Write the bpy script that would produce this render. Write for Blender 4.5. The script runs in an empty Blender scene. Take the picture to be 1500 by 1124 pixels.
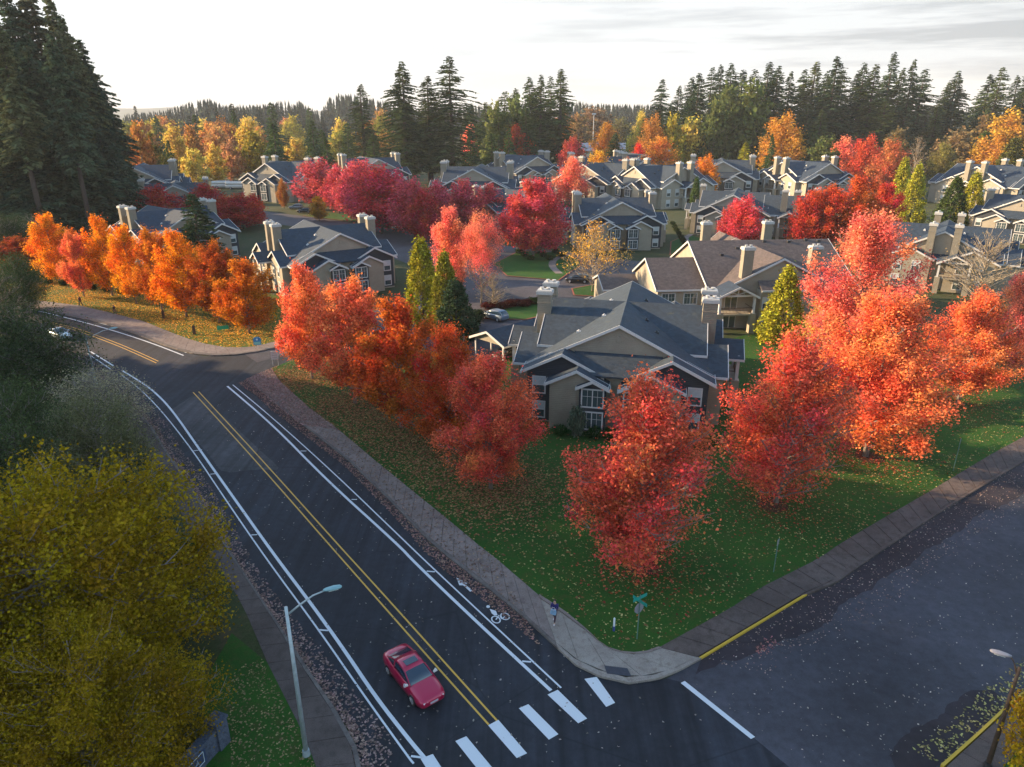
import bpy, bmesh, math, random
import numpy as np
from mathutils import Vector, Matrix
R = math.radians
random.seed(7)
rng = np.random.default_rng(11)
scene = bpy.context.scene
COL = scene.collection

# ---------------------------------------------------------------- camera
FPX, CX, CY, HOR, CAMZ = 1030.0, 750.0, 562.0, 168.0, 30.0
PITCH = math.atan((CY - HOR) / FPX)
SP, CP = math.sin(PITCH), math.cos(PITCH)
cam_d = bpy.data.cameras.new("camera")
cam = bpy.data.objects.new("camera", cam_d)
COL.objects.link(cam)
cam.location = (0, 0, CAMZ)
cam.rotation_euler = (math.pi / 2 - PITCH, 0, 0)
cam_d.sensor_width = 36.0
cam_d.lens = 36.0 * FPX / 1500.0
cam_d.clip_start = 0.5
cam_d.clip_end = 20000
scene.camera = cam


def G(u, v, z=0.0):
    """where the ray through photo point (u, v) meets height z"""
    x, y = (u - CX) / FPX, (CY - v) / FPX
    dy, dz = CP + y * SP, -SP + y * CP
    t = (CAMZ - z) / -dz
    return (x * t, dy * t)


def col_x(u, Y, z):
    return (u - CX) / FPX * (Y * CP + (CAMZ - z) * SP)


def height_at(v, Y):
    y = (CY - v) / FPX
    return CAMZ + Y * (-SP + y * CP) / (CP + y * SP)


# ---------------------------------------------------------------- materials
def new_mat(name):
    m = bpy.data.materials.new(name)
    m.use_nodes = True
    nt = m.node_tree
    for n in list(nt.nodes):
        nt.nodes.remove(n)
    out = nt.nodes.new("ShaderNodeOutputMaterial")
    return m, nt, out


def N(nt, t, **kw):
    n = nt.nodes.new(t)
    for k, v in kw.items():
        if k in n.inputs.keys():
            n.inputs[k].default_value = v
        else:
            setattr(n, k, v)
    return n


def L(nt, a, b):
    nt.links.new(a, b)


def mix_rgb(nt, fac, a, b, mode='MIX'):
    n = nt.nodes.new("ShaderNodeMix")
    n.data_type = 'RGBA'
    n.blend_type = mode
    for sock, val in ((n.inputs[0], fac), (n.inputs[6], a), (n.inputs[7], b)):
        if hasattr(val, "is_linked") or hasattr(val, "links"):
            L(nt, val, sock)
        elif isinstance(val, (int, float)):
            sock.default_value = val
        else:
            sock.default_value = (*val, 1) if len(val) == 3 else val
    return n.outputs[2]


def ramp(nt, src, stops):
    n = nt.nodes.new("ShaderNodeValToRGB")
    e = n.color_ramp.elements
    e[0].position, e[0].color = stops[0][0], (*stops[0][1], 1)
    e[1].position, e[1].color = stops[-1][0], (*stops[-1][1], 1)
    for p, c in stops[1:-1]:
        k = e.new(p)
        k.color = (*c, 1)
    L(nt, src, n.inputs[0])
    return n.outputs[0]


def noise(nt, vec, scale, detail=4, rough=0.6):
    n = N(nt, "ShaderNodeTexNoise", Scale=scale, Detail=detail, Roughness=rough)
    L(nt, vec, n.inputs["Vector"])
    return n.outputs[0]


def coords(nt, kind="Object", scale=(1, 1, 1), rot=(0, 0, 0)):
    if kind == "World":
        src = nt.nodes.new("ShaderNodeNewGeometry").outputs["Position"]
    else:
        src = nt.nodes.new("ShaderNodeTexCoord").outputs[kind]
    m = N(nt, "ShaderNodeMapping")
    m.inputs["Scale"].default_value = scale
    m.inputs["Rotation"].default_value = rot
    L(nt, src, m.inputs[0])
    return m.outputs[0]


def bump(nt, h, strength, dist=0.05):
    b = N(nt, "ShaderNodeBump", Strength=strength, Distance=dist)
    L(nt, h, b.inputs["Height"])
    return b.outputs[0]


def simple(name, c, rough=0.6, metal=0.0, var=0.0, scale=6.0, spec=0.5, coat=0.0):
    m, nt, out = new_mat(name)
    p = N(nt, "ShaderNodeBsdfPrincipled", Roughness=rough, Metallic=metal)
    p.inputs["Specular IOR Level"].default_value = spec
    p.inputs["Coat Weight"].default_value = coat
    p.inputs["Base Color"].default_value = (*c, 1)
    if var:
        n = noise(nt, coords(nt), scale)
        lo = tuple(x * (1 - var) for x in c)
        hi = tuple(min(1, x * (1 + var)) for x in c)
        L(nt, ramp(nt, n, [(0.3, lo), (0.7, hi)]), p.inputs["Base Color"])
    L(nt, p.outputs[0], out.inputs[0])
    return m


def siding(name, c, pitch=0.2):
    m, nt, out = new_mat(name)
    p = N(nt, "ShaderNodeBsdfPrincipled", Roughness=0.75)
    co = coords(nt)
    n = noise(nt, co, 0.8, 5)
    n2 = noise(nt, coords(nt, scale=(3, 3, 14)), 1.5, 3)
    base = ramp(nt, n, [(0.25, tuple(x * .82 for x in c)), (0.75, tuple(x * 1.12 for x in c))])
    base = mix_rgb(nt, 0.25, base, ramp(nt, n2, [(0.3, tuple(x * .7 for x in c)), (0.7, tuple(x * 1.2 for x in c))]))
    L(nt, base, p.inputs["Base Color"])
    sx = N(nt, "ShaderNodeSeparateXYZ")
    L(nt, co, sx.inputs[0])
    d = N(nt, "ShaderNodeMath", operation='DIVIDE')
    L(nt, sx.outputs[2], d.inputs[0])
    d.inputs[1].default_value = pitch
    f = N(nt, "ShaderNodeMath", operation='FRACT')
    L(nt, d.outputs[0], f.inputs[0])
    L(nt, bump(nt, f.outputs[0], 1.0, 0.06), p.inputs["Normal"])
    L(nt, p.outputs[0], out.inputs[0])
    return m


def shingle(name, c):
    m, nt, out = new_mat(name)
    p = N(nt, "ShaderNodeBsdfPrincipled", Roughness=0.85)
    co = coords(nt)
    big = noise(nt, co, 0.25, 4)
    tab = N(nt, "ShaderNodeTexVoronoi", Scale=2.6)
    L(nt, coords(nt, scale=(1, 1, 2.2)), tab.inputs["Vector"])
    base = ramp(nt, big, [(0.3, tuple(x * .8 for x in c)), (0.7, tuple(x * 1.2 for x in c))])
    sp = N(nt, "ShaderNodeSeparateColor")
    L(nt, tab.outputs["Color"], sp.inputs[0])
    tabc = ramp(nt, sp.outputs[0], [(0.0, tuple(x * .6 for x in c)), (1.0, tuple(x * 1.35 for x in c))])
    base = mix_rgb(nt, 0.5, base, tabc)
    moss = noise(nt, co, 1.1, 6)
    streak = noise(nt, coords(nt, scale=(2.2, 2.2, .25)), 1.0, 5)
    base = mix_rgb(nt, 0.6, base, ramp(nt, streak, [(0.3, (.7, .7, .7)), (0.7, (1.35, 1.3, 1.22))]), 'MULTIPLY')
    base = mix_rgb(nt, ramp(nt, moss, [(0.60, (0, 0, 0)), (0.75, (.5, .5, .5))]), base, (.075, .085, .05))
    oi = N(nt, "ShaderNodeObjectInfo")
    base = mix_rgb(nt, 1.0, base, ramp(nt, oi.outputs["Random"], [(0.0, (.85, .9, 1.0)), (0.5, (1.0, 1.0, 1.0)), (1.0, (1.35, 1.15, 1.0))]), 'MULTIPLY')
    L(nt, base, p.inputs["Base Color"])
    sx = N(nt, "ShaderNodeSeparateXYZ")
    L(nt, co, sx.inputs[0])
    d = N(nt, "ShaderNodeMath", operation='MULTIPLY')
    L(nt, sx.outputs[2], d.inputs[0])
    d.inputs[1].default_value = 9.0
    f = N(nt, "ShaderNodeMath", operation='FRACT')
    L(nt, d.outputs[0], f.inputs[0])
    ad = N(nt, "ShaderNodeMath", operation='ADD')
    L(nt, f.outputs[0], ad.inputs[0])
    L(nt, moss, ad.inputs[1])
    L(nt, bump(nt, ad.outputs[0], 0.5, 0.03), p.inputs["Normal"])
    L(nt, p.outputs[0], out.inputs[0])
    return m


def leaf_mat(name, transl=0.35, hue=0.05, val=(0.6, 1.35)):
    """leaf colour = the tree's own object colour, varied leaf by leaf and clump by clump"""
    m, nt, out = new_mat(name)
    oi = N(nt, "ShaderNodeObjectInfo")
    at = N(nt, "ShaderNodeAttribute", attribute_name="leafvar")
    sp = N(nt, "ShaderNodeSeparateColor")
    L(nt, at.outputs["Color"], sp.inputs[0])
    mr = N(nt, "ShaderNodeMapRange")
    mr.inputs["To Min"].default_value = val[0]
    mr.inputs["To Max"].default_value = val[1]
    L(nt, sp.outputs[0], mr.inputs[0])
    mh = N(nt, "ShaderNodeMapRange")
    mh.inputs["To Min"].default_value = 0.5 - hue * .35
    mh.inputs["To Max"].default_value = 0.5 + hue
    L(nt, sp.outputs[1], mh.inputs[0])
    hs = N(nt, "ShaderNodeHueSaturation")
    L(nt, mh.outputs[0], hs.inputs["Hue"])
    L(nt, mr.outputs[0], hs.inputs["Value"])
    L(nt, oi.outputs["Color"], hs.inputs["Color"])
    d = N(nt, "ShaderNodeBsdfDiffuse")
    t = N(nt, "ShaderNodeBsdfTranslucent")
    L(nt, hs.outputs[0], d.inputs[0])
    L(nt, hs.outputs[0], t.inputs[0])
    mx = N(nt, "ShaderNodeMixShader")
    mx.inputs[0].default_value = transl
    L(nt, d.outputs[0], mx.inputs[1])
    L(nt, t.outputs[0], mx.inputs[2])
    L(nt, mx.outputs[0], out.inputs[0])
    return m


def ground_mat(name, c1, c2, c3, s1=0.15, s2=2.5, s3=18, rough=0.95, bstr=0.5, stretch=None):
    m, nt, out = new_mat(name)
    p = N(nt, "ShaderNodeBsdfPrincipled", Roughness=rough)
    p.inputs["Specular IOR Level"].default_value = 0.25
    co = coords(nt, "World")
    a = noise(nt, co, s1, 5)
    b = noise(nt, co, s2, 6, 0.7)
    f = noise(nt, co, s3, 3, 0.8)
    base = ramp(nt, a, [(0.35, c1), (0.65, c2)])
    base = mix_rgb(nt, ramp(nt, b, [(0.48, (0, 0, 0)), (0.72, (1, 1, 1))]), base, c3)
    base = mix_rgb(nt, 0.55, base, ramp(nt, f, [(0.3, (.35, .35, .35)), (0.7, (1.5, 1.5, 1.5))]), 'MULTIPLY')
    L(nt, base, p.inputs["Base Color"])
    L(nt, bump(nt, f, bstr, 0.08), p.inputs["Normal"])
    L(nt, p.outputs[0], out.inputs[0])
    return m


def asphalt(name, c, track=None, rough=0.8, cracks=True):
    m, nt, out = new_mat(name)
    p = N(nt, "ShaderNodeBsdfPrincipled", Roughness=rough)
    p.inputs["Specular IOR Level"].default_value = 0.35
    co = coords(nt, "World")
    a = noise(nt, co, 0.12, 5)
    b = noise(nt, co, 1.7, 6, 0.7)
    f = noise(nt, co, 30, 2, 0.8)
    base = ramp(nt, a, [(0.3, tuple(x * .62 for x in c)), (0.7, tuple(x * 1.38 for x in c))])
    base = mix_rgb(nt, 0.7, base, ramp(nt, b, [(0.3, (.6, .6, .6)), (0.7, (1.4, 1.4, 1.4))]), 'MULTIPLY')
    base = mix_rgb(nt, 0.5, base, ramp(nt, f, [(0.3, (.6, .6, .6)), (0.7, (1.4, 1.4, 1.4))]), 'MULTIPLY')
    if track is not None:
        # worn wheel tracks and oil stains stretched along the driving direction
        st = noise(nt, coords(nt, "World", scale=(1.3, 0.035, 1), rot=(0, 0, track)), 1.0, 3)
        base = mix_rgb(nt, 0.8, base, ramp(nt, st, [(0.35, (.55, .55, .55)), (0.5, (1, 1, 1)), (0.68, (1.5, 1.5, 1.5))]), 'MULTIPLY')
    # hairline cracks
    v = N(nt, "ShaderNodeTexVoronoi", Scale=0.16, feature='DISTANCE_TO_EDGE')
    wob = mix_rgb(nt, 0.35, co, N(nt, "ShaderNodeTexNoise", Scale=0.8, Detail=5).outputs[1])
    L(nt, wob, v.inputs["Vector"])
    if cracks:
        base = mix_rgb(nt, ramp(nt, v.outputs["Distance"], [(0.0, (.6, .6, .6)), (0.006, (0, 0, 0))]), base, tuple(x * .35 for x in c))
    L(nt, base, p.inputs["Base Color"])
    L(nt, bump(nt, f, 0.35, 0.02), p.inputs["Normal"])
    L(nt, p.outputs[0], out.inputs[0])
    return m


def paint(name, c, wear=0.55):
    m, nt, out = new_mat(name)
    p = N(nt, "ShaderNodeBsdfPrincipled", Roughness=0.7)
    co = coords(nt, "World")
    f = noise(nt, co, 9, 6, 0.75)
    g = noise(nt, co, 0.7, 4)
    w = N(nt, "ShaderNodeMath", operation='ADD')
    L(nt, f, w.inputs[0])
    L(nt, g, w.inputs[1])
    base = mix_rgb(nt, ramp(nt, w.outputs[0], [(wear * 2, (0, 0, 0)), (wear * 2 + .12, (.85, .85, .85))]), c, (.05, .05, .055))
    L(nt, base, p.inputs["Base Color"])
    L(nt, p.outputs[0], out.inputs[0])
    return m


def bark_mat(name, c):
    m, nt, out = new_mat(name)
    p = N(nt, "ShaderNodeBsdfPrincipled", Roughness=0.9)
    n = noise(nt, coords(nt, scale=(4, 4, .8)), 3, 5, 0.7)
    L(nt, ramp(nt, n, [(0.3, tuple(x * .5 for x in c)), (0.7, tuple(x * 1.3 for x in c))]), p.inputs["Base Color"])
    L(nt, bump(nt, n, 0.6, 0.05), p.inputs["Normal"])
    L(nt, p.outputs[0], out.inputs[0])
    return m


M = {}
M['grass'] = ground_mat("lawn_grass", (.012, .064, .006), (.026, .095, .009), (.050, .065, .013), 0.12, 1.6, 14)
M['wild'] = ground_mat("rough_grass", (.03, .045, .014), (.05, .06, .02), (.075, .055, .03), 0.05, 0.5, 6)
M['verge'] = ground_mat("sun_tinted_grass", (.045, .10, .006), (.085, .11, .008), (.16, .10, .015), 0.2, 1.6, 14)  # lawn grass again, with the sunlight put into a brighter, yellower colour
M['floor'] = ground_mat("forest_floor", (.018, .022, .012), (.028, .028, .015), (.04, .028, .016), 0.1, 1, 8)
M['soil'] = ground_mat("soil_leaf_litter", (.05, .022, .013), (.08, .035, .02), (.12, .05, .03), 0.4, 3, 20)
M['road'] = asphalt("asphalt_road", (.017, .020, .028), track=R(-37.2))
M['street'] = asphalt("asphalt_street", (.044, .045, .058), cracks=False)
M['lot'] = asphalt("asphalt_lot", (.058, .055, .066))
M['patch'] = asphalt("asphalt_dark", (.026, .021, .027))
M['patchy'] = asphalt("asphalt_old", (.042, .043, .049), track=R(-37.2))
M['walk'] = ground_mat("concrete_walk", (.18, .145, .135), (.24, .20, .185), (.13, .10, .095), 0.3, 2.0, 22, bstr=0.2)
M['walkdark'] = ground_mat("concrete_dark", (.085, .066, .060), (.125, .10, .092), (.06, .046, .043), 0.3, 2.0, 22, bstr=0.2)  # darker concrete for the street, left and right pavements
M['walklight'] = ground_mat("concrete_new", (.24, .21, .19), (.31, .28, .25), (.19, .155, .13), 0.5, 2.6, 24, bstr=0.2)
M['kerb'] = ground_mat("concrete_kerb", (.12, .105, .10), (.17, .15, .14), (.08, .06, .055), 0.5, 2.5, 20, bstr=0.2)
M['pink_kerb'] = ground_mat("red_kerb_paint", (.25, .07, .05), (.32, .10, .075), (.18, .07, .06), 0.5, 2.5, 20, bstr=0.2)
M['yellow_kerb'] = paint("kerb_yellow", (.50, .33, .03), 0.62)
M['white_paint'] = paint("line_white", (.56, .60, .65), 0.51)
M['yellow_paint'] = paint("line_yellow", (.58, .34, .05), 0.54)
M['tan'] = siding("siding_tan", (.36, .325, .265))
M['stack'] = siding("siding_chimney", (.29, .262, .21))
M['cap'] = simple("chimney_cap_paint", (.42, .42, .41), 0.6, var=.15)
M['slate'] = siding("siding_slate", (.040, .048, .062))
M['roof'] = shingle("roof_shingle", (.018, .034, .058))
M['roofbrown'] = shingle("roof_shingle_brown", (.095, .072, .066))
M['trim'] = simple("trim_white", (.52, .52, .52), 0.55, var=.08)
M['glass'] = simple("window_glass", (.05, .075, .085), 0.08, spec=0.9)
M['blind'] = simple("window_blind", (.42, .46, .48), 0.35, spec=0.8, var=.1)
M['dark'] = simple("dark_metal", (.03, .03, .032), 0.5)
M['galv'] = simple("galvanised_steel", (.36, .42, .45), 0.45, 0.35, var=.15)
M['lamp_teal'] = simple("lamp_grey_green", (.20, .36, .40), 0.5, 0.1, var=.1)
M['lens'] = simple("lamp_lens", (.6, .65, .62), 0.2)
M['sign_green'] = simple("sign_green", (.010, .26, .215), 0.45, var=.1)
M['sign_back'] = simple("sign_back", (.27, .26, .29), 0.5, 0.2, var=.1)
M['post_green'] = simple("post_green", (.10, .19, .16), 0.6, 0.2, var=.15)
M['marker'] = simple("marker_white", (.62, .68, .72), 0.5)
M['marker_blue'] = simple("marker_blue", (.04, .06, .22), 0.5)
M['wood'] = simple("timber_brown", (.09, .055, .035), 0.8, var=.3)
M['stone'] = ground_mat("stone_wall", (.07, .085, .12), (.11, .13, .18), (.035, .04, .06), 0.8, 5, 16)
M['plaque'] = simple("sign_panel", (.03, .05, .11), 0.5, var=.2)
M['tactile'] = simple("tactile_mat", (.035, .04, .055), 0.7, var=.2)
M['bark'] = bark_mat("bark_grey", (.24, .20, .18))
M['barkdark'] = bark_mat("bark_dark", (.07, .052, .042))
M['barkpale'] = bark_mat("bark_pale", (.30, .25, .19))
M['leaf'] = leaf_mat("maple_leaf", 0.42, 0.045, (.45, 1.5))
M['leaf2'] = leaf_mat("mixed_leaf", 0.30, 0.03, (.5, 1.4))
M['needle'] = leaf_mat("conifer_needle", 0.15, 0.03, (.4, 1.6))
M['litter'] = leaf_mat("fallen_leaf", 0.0, 0.04, (.3, 1.2))
M['rubber'] = simple("tyre_rubber", (.012, .012, .013), 0.8)
M['rim'] = simple("wheel_rim", (.38, .38, .40), 0.35, 0.7)
M['carglass'] = simple("car_glass", (.012, .03, .055), 0.06, spec=1.0)
M['headlight'] = simple("headlight", (.75, .72, .75), 0.15)
M['tail'] = simple("tail_light", (.35, .01, .01), 0.2)
M['plate'] = simple("plate", (.45, .45, .5), 0.4)


def carpaint(name, c, metal=0.2):
    return simple(name, c, 0.28, metal, coat=0.8)


# ---------------------------------------------------------------- mesh helpers
class MB:
    def __init__(s):
        s.v, s.f, s.m = [], [], []

    def add(s, verts, faces, mi=0, mat=None):
        o = len(s.v)
        if mat is not None:
            verts = [tuple(mat @ Vector(p)) for p in verts]
        s.v += [tuple(p) for p in verts]
        s.f += [tuple(i + o for i in f) for f in faces]
        s.m += [mi] * len(faces)
        return s

    def box(s, x0, x1, y0, y1, z0, z1, mi=0, mat=None):
        v = [(x, y, z) for z in (z0, z1) for (x, y) in ((x0, y0), (x1, y0), (x1, y1), (x0, y1))]
        f = [(3, 2, 1, 0), (4, 5, 6, 7), (0, 1, 5, 4), (1, 2, 6, 5), (2, 3, 7, 6), (3, 0, 4, 7)]
        return s.add(v, f, mi, mat)

    def tube(s, path, radii, n=6, mi=0, cap=True):
        path = [Vector(p) for p in path]
        if not hasattr(radii, '__len__'):
            radii = [radii] * len(path)
        base = len(s.v)
        for i, p in enumerate(path):
            d = (path[min(i + 1, len(path) - 1)] - path[max(i - 1, 0)])
            if d.length < 1e-9:
                d = Vector((0, 0, 1))
            d.normalize()
            a = Vector((0, 0, 1)) if abs(d.z) < 0.9 else Vector((1, 0, 0))
            x = d.cross(a).normalized()
            y = d.cross(x)
            for k in range(n):
                t = 2 * math.pi * k / n
                q = p + radii[i] * (math.cos(t) * x + math.sin(t) * y)
                s.v.append((q.x, q.y, q.z))
        for i in range(len(path) - 1):
            for k in range(n):
                a, b = base + i * n + k, base + i * n + (k + 1) % n
                s.f.append((a, b, b + n, a + n))
                s.m.append(mi)
        if cap:
            s.f.append(tuple(base + k for k in reversed(range(n))))
            s.f.append(tuple(base + (len(path) - 1) * n + k for k in range(n)))
            s.m += [mi, mi]
        return s

    def prism(s, prof, y0, y1, axis='y', mi=0):
        """closed profile [(a, z)] swept from y0 to y1 along axis"""
        n = len(prof)
        if axis == 'y':
            v = [(a, y0, z) for a, z in prof] + [(a, y1, z) for a, z in prof]
        else:
            v = [(y0, a, z) for a, z in prof] + [(y1, a, z) for a, z in prof]
        f = [tuple(range(n)), tuple(range(2 * n - 1, n - 1, -1))]
        f += [(i, i + n, (i + 1) % n + n, (i + 1) % n) for i in range(n)]
        return s.add(v, f, mi)

    def poly(s, pts, z, mi=0):
        return s.add([(x, y, z) for x, y in pts], [tuple(range(len(pts)))], mi)

    def slab(s, pts, z0, z1, mi=0):
        n = len(pts)
        v = [(x, y, z0) for x, y in pts] + [(x, y, z1) for x, y in pts]
        f = [tuple(range(n, 2 * n))] + [(i, (i + 1) % n, (i + 1) % n + n, i + n) for i in range(n)]
        return s.add(v, f, mi)

    def ribbon(s, pts, w, z, mi=0):
        pts = [Vector((p[0], p[1])) for p in pts]
        a, b = [], []
        for i, p in enumerate(pts):
            d = (pts[min(i + 1, len(pts) - 1)] - pts[max(i - 1, 0)]).normalized()
            nrm = Vector((-d.y, d.x)) * (w / 2)
            a.append(p + nrm)
            b.append(p - nrm)
        v = [(p.x, p.y, z) for p in a] + [(p.x, p.y, z) for p in b]
        n = len(pts)
        return s.add(v, [(i, i + n, i + 1 + n, i + 1) for i in range(n - 1)], mi)

    def mesh(s, name, mats, smooth=False, fix=True):
        me = bpy.data.meshes.new(name)
        me.from_pydata(s.v, [], s.f)
        for m in (mats if isinstance(mats, (list, tuple)) else [mats]):
            me.materials.append(m)
        me.polygons.foreach_set("material_index", s.m)
        if smooth:
            me.polygons.foreach_set("use_smooth", [True] * len(me.polygons))
        if fix:
            bm = bmesh.new()
            bm.from_mesh(me)
            bmesh.ops.recalc_face_normals(bm, faces=bm.faces)
            bm.to_mesh(me)
            bm.free()
        me.update()
        return me

    def obj(s, name, mats, parent=None, smooth=False, fix=True):
        return link(name, s.mesh(name, mats, smooth, fix), parent)


def link(name, data, parent=None):
    o = bpy.data.objects.new(name, data)
    COL.objects.link(o)
    if parent is not None:
        o.parent = parent
    return o


def tag(o, label=None, cat=None, group=None, kind=None):
    if label:
        o['label'] = label
    if cat:
        o['category'] = cat
    if group:
        o['group'] = group
    if kind:
        o['kind'] = kind
    return o


def thing(name, label, cat, loc=(0, 0, 0), rz=0.0, group=None):
    o = link(name, None)
    o.location = loc
    o.rotation_euler = (0, 0, rz)
    return tag(o, label, cat, group)


def copy_tree(o, parent=None, kids=None):
    c = o.copy()
    COL.objects.link(c)
    c.parent = parent
    for ch in [k for k in o.children]:
        copy_tree(ch, c)
    return c


def leaf_mesh(name, cen, size, mat, clump, normal_bias=None, elong=1.0, extra=None):
    """many small leaf-sized quads; cen (N,3), size (N,), clump (N,)"""
    n = len(cen)
    a = rng.normal(size=(n, 3))
    if normal_bias is not None:
        a = a + normal_bias
    a /= np.linalg.norm(a, axis=1)[:, None] + 1e-9
    b = rng.normal(size=(n, 3))
    b -= (b * a).sum(1)[:, None] * a
    b /= np.linalg.norm(b, axis=1)[:, None] + 1e-9
    c = np.cross(a, b)
    hs = (size * 0.5)[:, None]
    v = np.empty((n, 4, 3), dtype=np.float32)
    # kite-shaped leaf
    v[:, 0] = cen - b * hs * elong
    v[:, 1] = cen + c * hs * 0.75
    v[:, 2] = cen + b * hs * elong
    v[:, 3] = cen - c * hs * 0.75
    return quad_mesh(name, v, mat, rng.random(n), clump, extra)


def quad_mesh(name, v, mat, r1, r2, extra=None):
    n = len(v)
    ev, ef = extra if extra else ([], [])
    me = bpy.data.meshes.new(name)
    me.vertices.add(n * 4)
    me.vertices.foreach_set("co", v.reshape(-1).astype(np.float32))
    me.loops.add(n * 4)
    me.loops.foreach_set("vertex_index", np.arange(n * 4, dtype=np.int32))
    me.polygons.add(n)
    me.polygons.foreach_set("loop_start", np.arange(0, n * 4, 4, dtype=np.int32))
    me.polygons.foreach_set("loop_total", np.full(n, 4, dtype=np.int32))
    me.materials.append(mat)
    at = me.attributes.new("leafvar", 'FLOAT_COLOR', 'POINT')
    cdat = np.zeros((n, 4, 4), dtype=np.float32)
    cdat[:, :, 0] = np.asarray(r1)[:, None]
    cdat[:, :, 1] = np.asarray(r2)[:, None]
    cdat[:, :, 3] = 1
    at.data.foreach_set("color", cdat.reshape(-1))
    me.update(calc_edges=True)
    me.validate()
    return me
# ---------------------------------------------------------------- trees
def unit(v):
    v = np.asarray(v, float)
    return v / (np.linalg.norm(v) + 1e-9)


def broadleaf(name, H, W, seed, nleaf, leaf=0.24, clear=0.16, shape=(0.75, 0.75), bare=0.0, spread=0.5, mat=None, bark=None,
              limbs=9, vase=1.0, twigs=True, lump=0.08, gap=0.28, only_upper=0.0, drop=0.09, dvar=.4, thin=None):
    """trunk and limbs as tapered tubes; leaves grouped round the twigs of each limb, so the crown keeps gaps and clumps"""
    rs = np.random.default_rng(seed)
    rnd = random.Random(seed)
    z0 = clear * H
    mb = MB()
    # lumpy envelope
    ph = rs.random(8) * 6.28

    def env(t, az):
        t = min(max(t, 0.0), 1.0)
        r = W / 2 * (math.sin(math.pi * t ** shape[0])) ** shape[1]
        r *= 1 + lump * (0.5 * math.sin(2 * az + ph[0] + 2 * t) + 0.35 * math.sin(3 * az + ph[1] - 3 * t) + 0.25 * math.sin(5 * az + ph[2] + 5 * t))
        return max(r, 0.25)
    rt = 0.0115 * H
    lean = rs.normal(size=2) * 0.012 * H
    spine = [(lean[0] * k / 6 + rs.normal() * .03, lean[1] * k / 6 + rs.normal() * .03, H * .93 * k / 6) for k in range(7)]
    spine[0] = (0, 0, -0.15)
    mb.tube(spine, [rt * 1.25, rt * .85, rt * .7, rt * .52, rt * .36, rt * .22, .02], 7)

    def sp(z):
        k = min(max(z / (H * .93) * 6, 0), 5.999)
        i = int(k)
        a, b = np.array(spine[i]), np.array(spine[i + 1])
        return a + (b - a) * (k - i)
    tips = []
    nl = limbs * 5
    for i in range(nl):
        f = (i + .5) / nl
        zs = z0 * .95 + (H * .78 - z0) * f ** 1.15
        az = i * 2.399 + rs.normal() * .25
        p0 = sp(zs)
        # end of limb on the envelope
        te = min(0.98, (zs - z0) / (H - z0) + 0.12 + 0.22 * vase * rs.random() + .06 - drop)
        te = max(te, .03)
        re = env(te, az) * (0.82 + .22 * rs.random())
        ze = z0 + te * (H - z0)
        p3 = np.array([p0[0] + math.cos(az) * re, p0[1] + math.sin(az) * re, ze])
        mid = (p0 + p3) / 2 + np.array([-math.cos(az), -math.sin(az), 0]) * re * .10 * vase + np.array([0, 0, -.05 * re])
        pts = [p0 + (mid - p0) * s * 2 if s <= .5 else mid + (p3 - mid) * (s - .5) * 2 for s in (0, .25, .5, .75, 1)]
        pts = [p + rs.normal(size=3) * .05 * (0 < k < 4) for k, p in enumerate(pts)]
        rr = rt * (.62 - .34 * f)
        mb.tube(pts, [rr, rr * .8, rr * .6, rr * .4, .018], 5, cap=False)
        ln = np.linalg.norm(p3 - p0)
        nb = max(3, int(ln / .7))
        for j in range(nb):
            s = .28 + .72 * (j + rs.random() * .6) / nb
            k = min(int(s * 4), 3)
            q0 = pts[k] + (pts[k + 1] - pts[k]) * (s * 4 - k)
            d = unit(p3 - p0)
            side = unit(np.cross(d, [0, 0, 1])) * (1 if j % 2 else -1)
            dd = unit(d * .8 + side * (.9 * rs.random() + .25) + np.array([0, 0, .75 + .3 * rs.normal()]))
            bl = (0.5 + .9 * rs.random()) * (1.25 - .6 * s) * W / 9
            q1 = q0 + dd * bl
            if twigs:
                mb.tube([q0, (q0 + q1) / 2 + rs.normal(size=3) * .05, q1], [.042, .026, .012], 3, cap=False)
            tips.append((q0, q1))
    # leaves
    tips_arr = np.array([np.concatenate(t) for t in tips])
    dens = np.exp(rs.normal(size=len(tips)) * dvar)
    dens[rs.random(len(tips)) < gap] *= .08
    if only_upper:
        zz = tips_arr[:, 5] / H
        dens *= np.clip((zz - only_upper) / .12, 0.02, 1)
    dens *= 1 - bare * (rs.random(len(tips)) < .8)
    if thin is not None:
        ta = np.arctan2(tips_arr[:, 4], tips_arr[:, 3])
        dd_ = np.abs((ta - thin + np.pi) % (2 * np.pi) - np.pi)
        dens *= np.where((dd_ < .75) & (tips_arr[:, 5] < H * .66), .22, 1.0)
    dens /= dens.sum()
    idx = rs.choice(len(tips), size=nleaf, p=dens)
    s = rs.random(nleaf) ** .7
    cen = tips_arr[idx, :3] + (tips_arr[idx, 3:] - tips_arr[idx, :3]) * s[:, None]
    cen = cen + rs.normal(size=(nleaf, 3)) * spread * np.array([.9, .9, 1.25])
    cen[:, 2] = np.maximum(cen[:, 2], .6)
    clump = rs.random(len(tips))[idx] * .6 + .4 * (0.5 + .5 * np.sin(cen[:, 0] * .9 + ph[3]) * np.sin(cen[:, 1] * .8 + ph[4]) * np.sin(cen[:, 2] * .8 + ph[5]))
    sz = leaf * (.45 + 1.05 * rs.random(nleaf) ** 1.5)
    crown = leaf_mesh(name + "_leaves", cen, sz, mat or M['leaf'], clump, np.array([0, 0, .9]))
    trunk = mb.mesh(name + "_wood", bark or M['bark'], True, fix=False)
    top = float(np.percentile(cen[:, 2], 99.7))
    wid = float(np.percentile(np.hypot(cen[:, 0], cen[:, 1]), 98)) * 2
    return trunk, crown, top, wid


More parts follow.
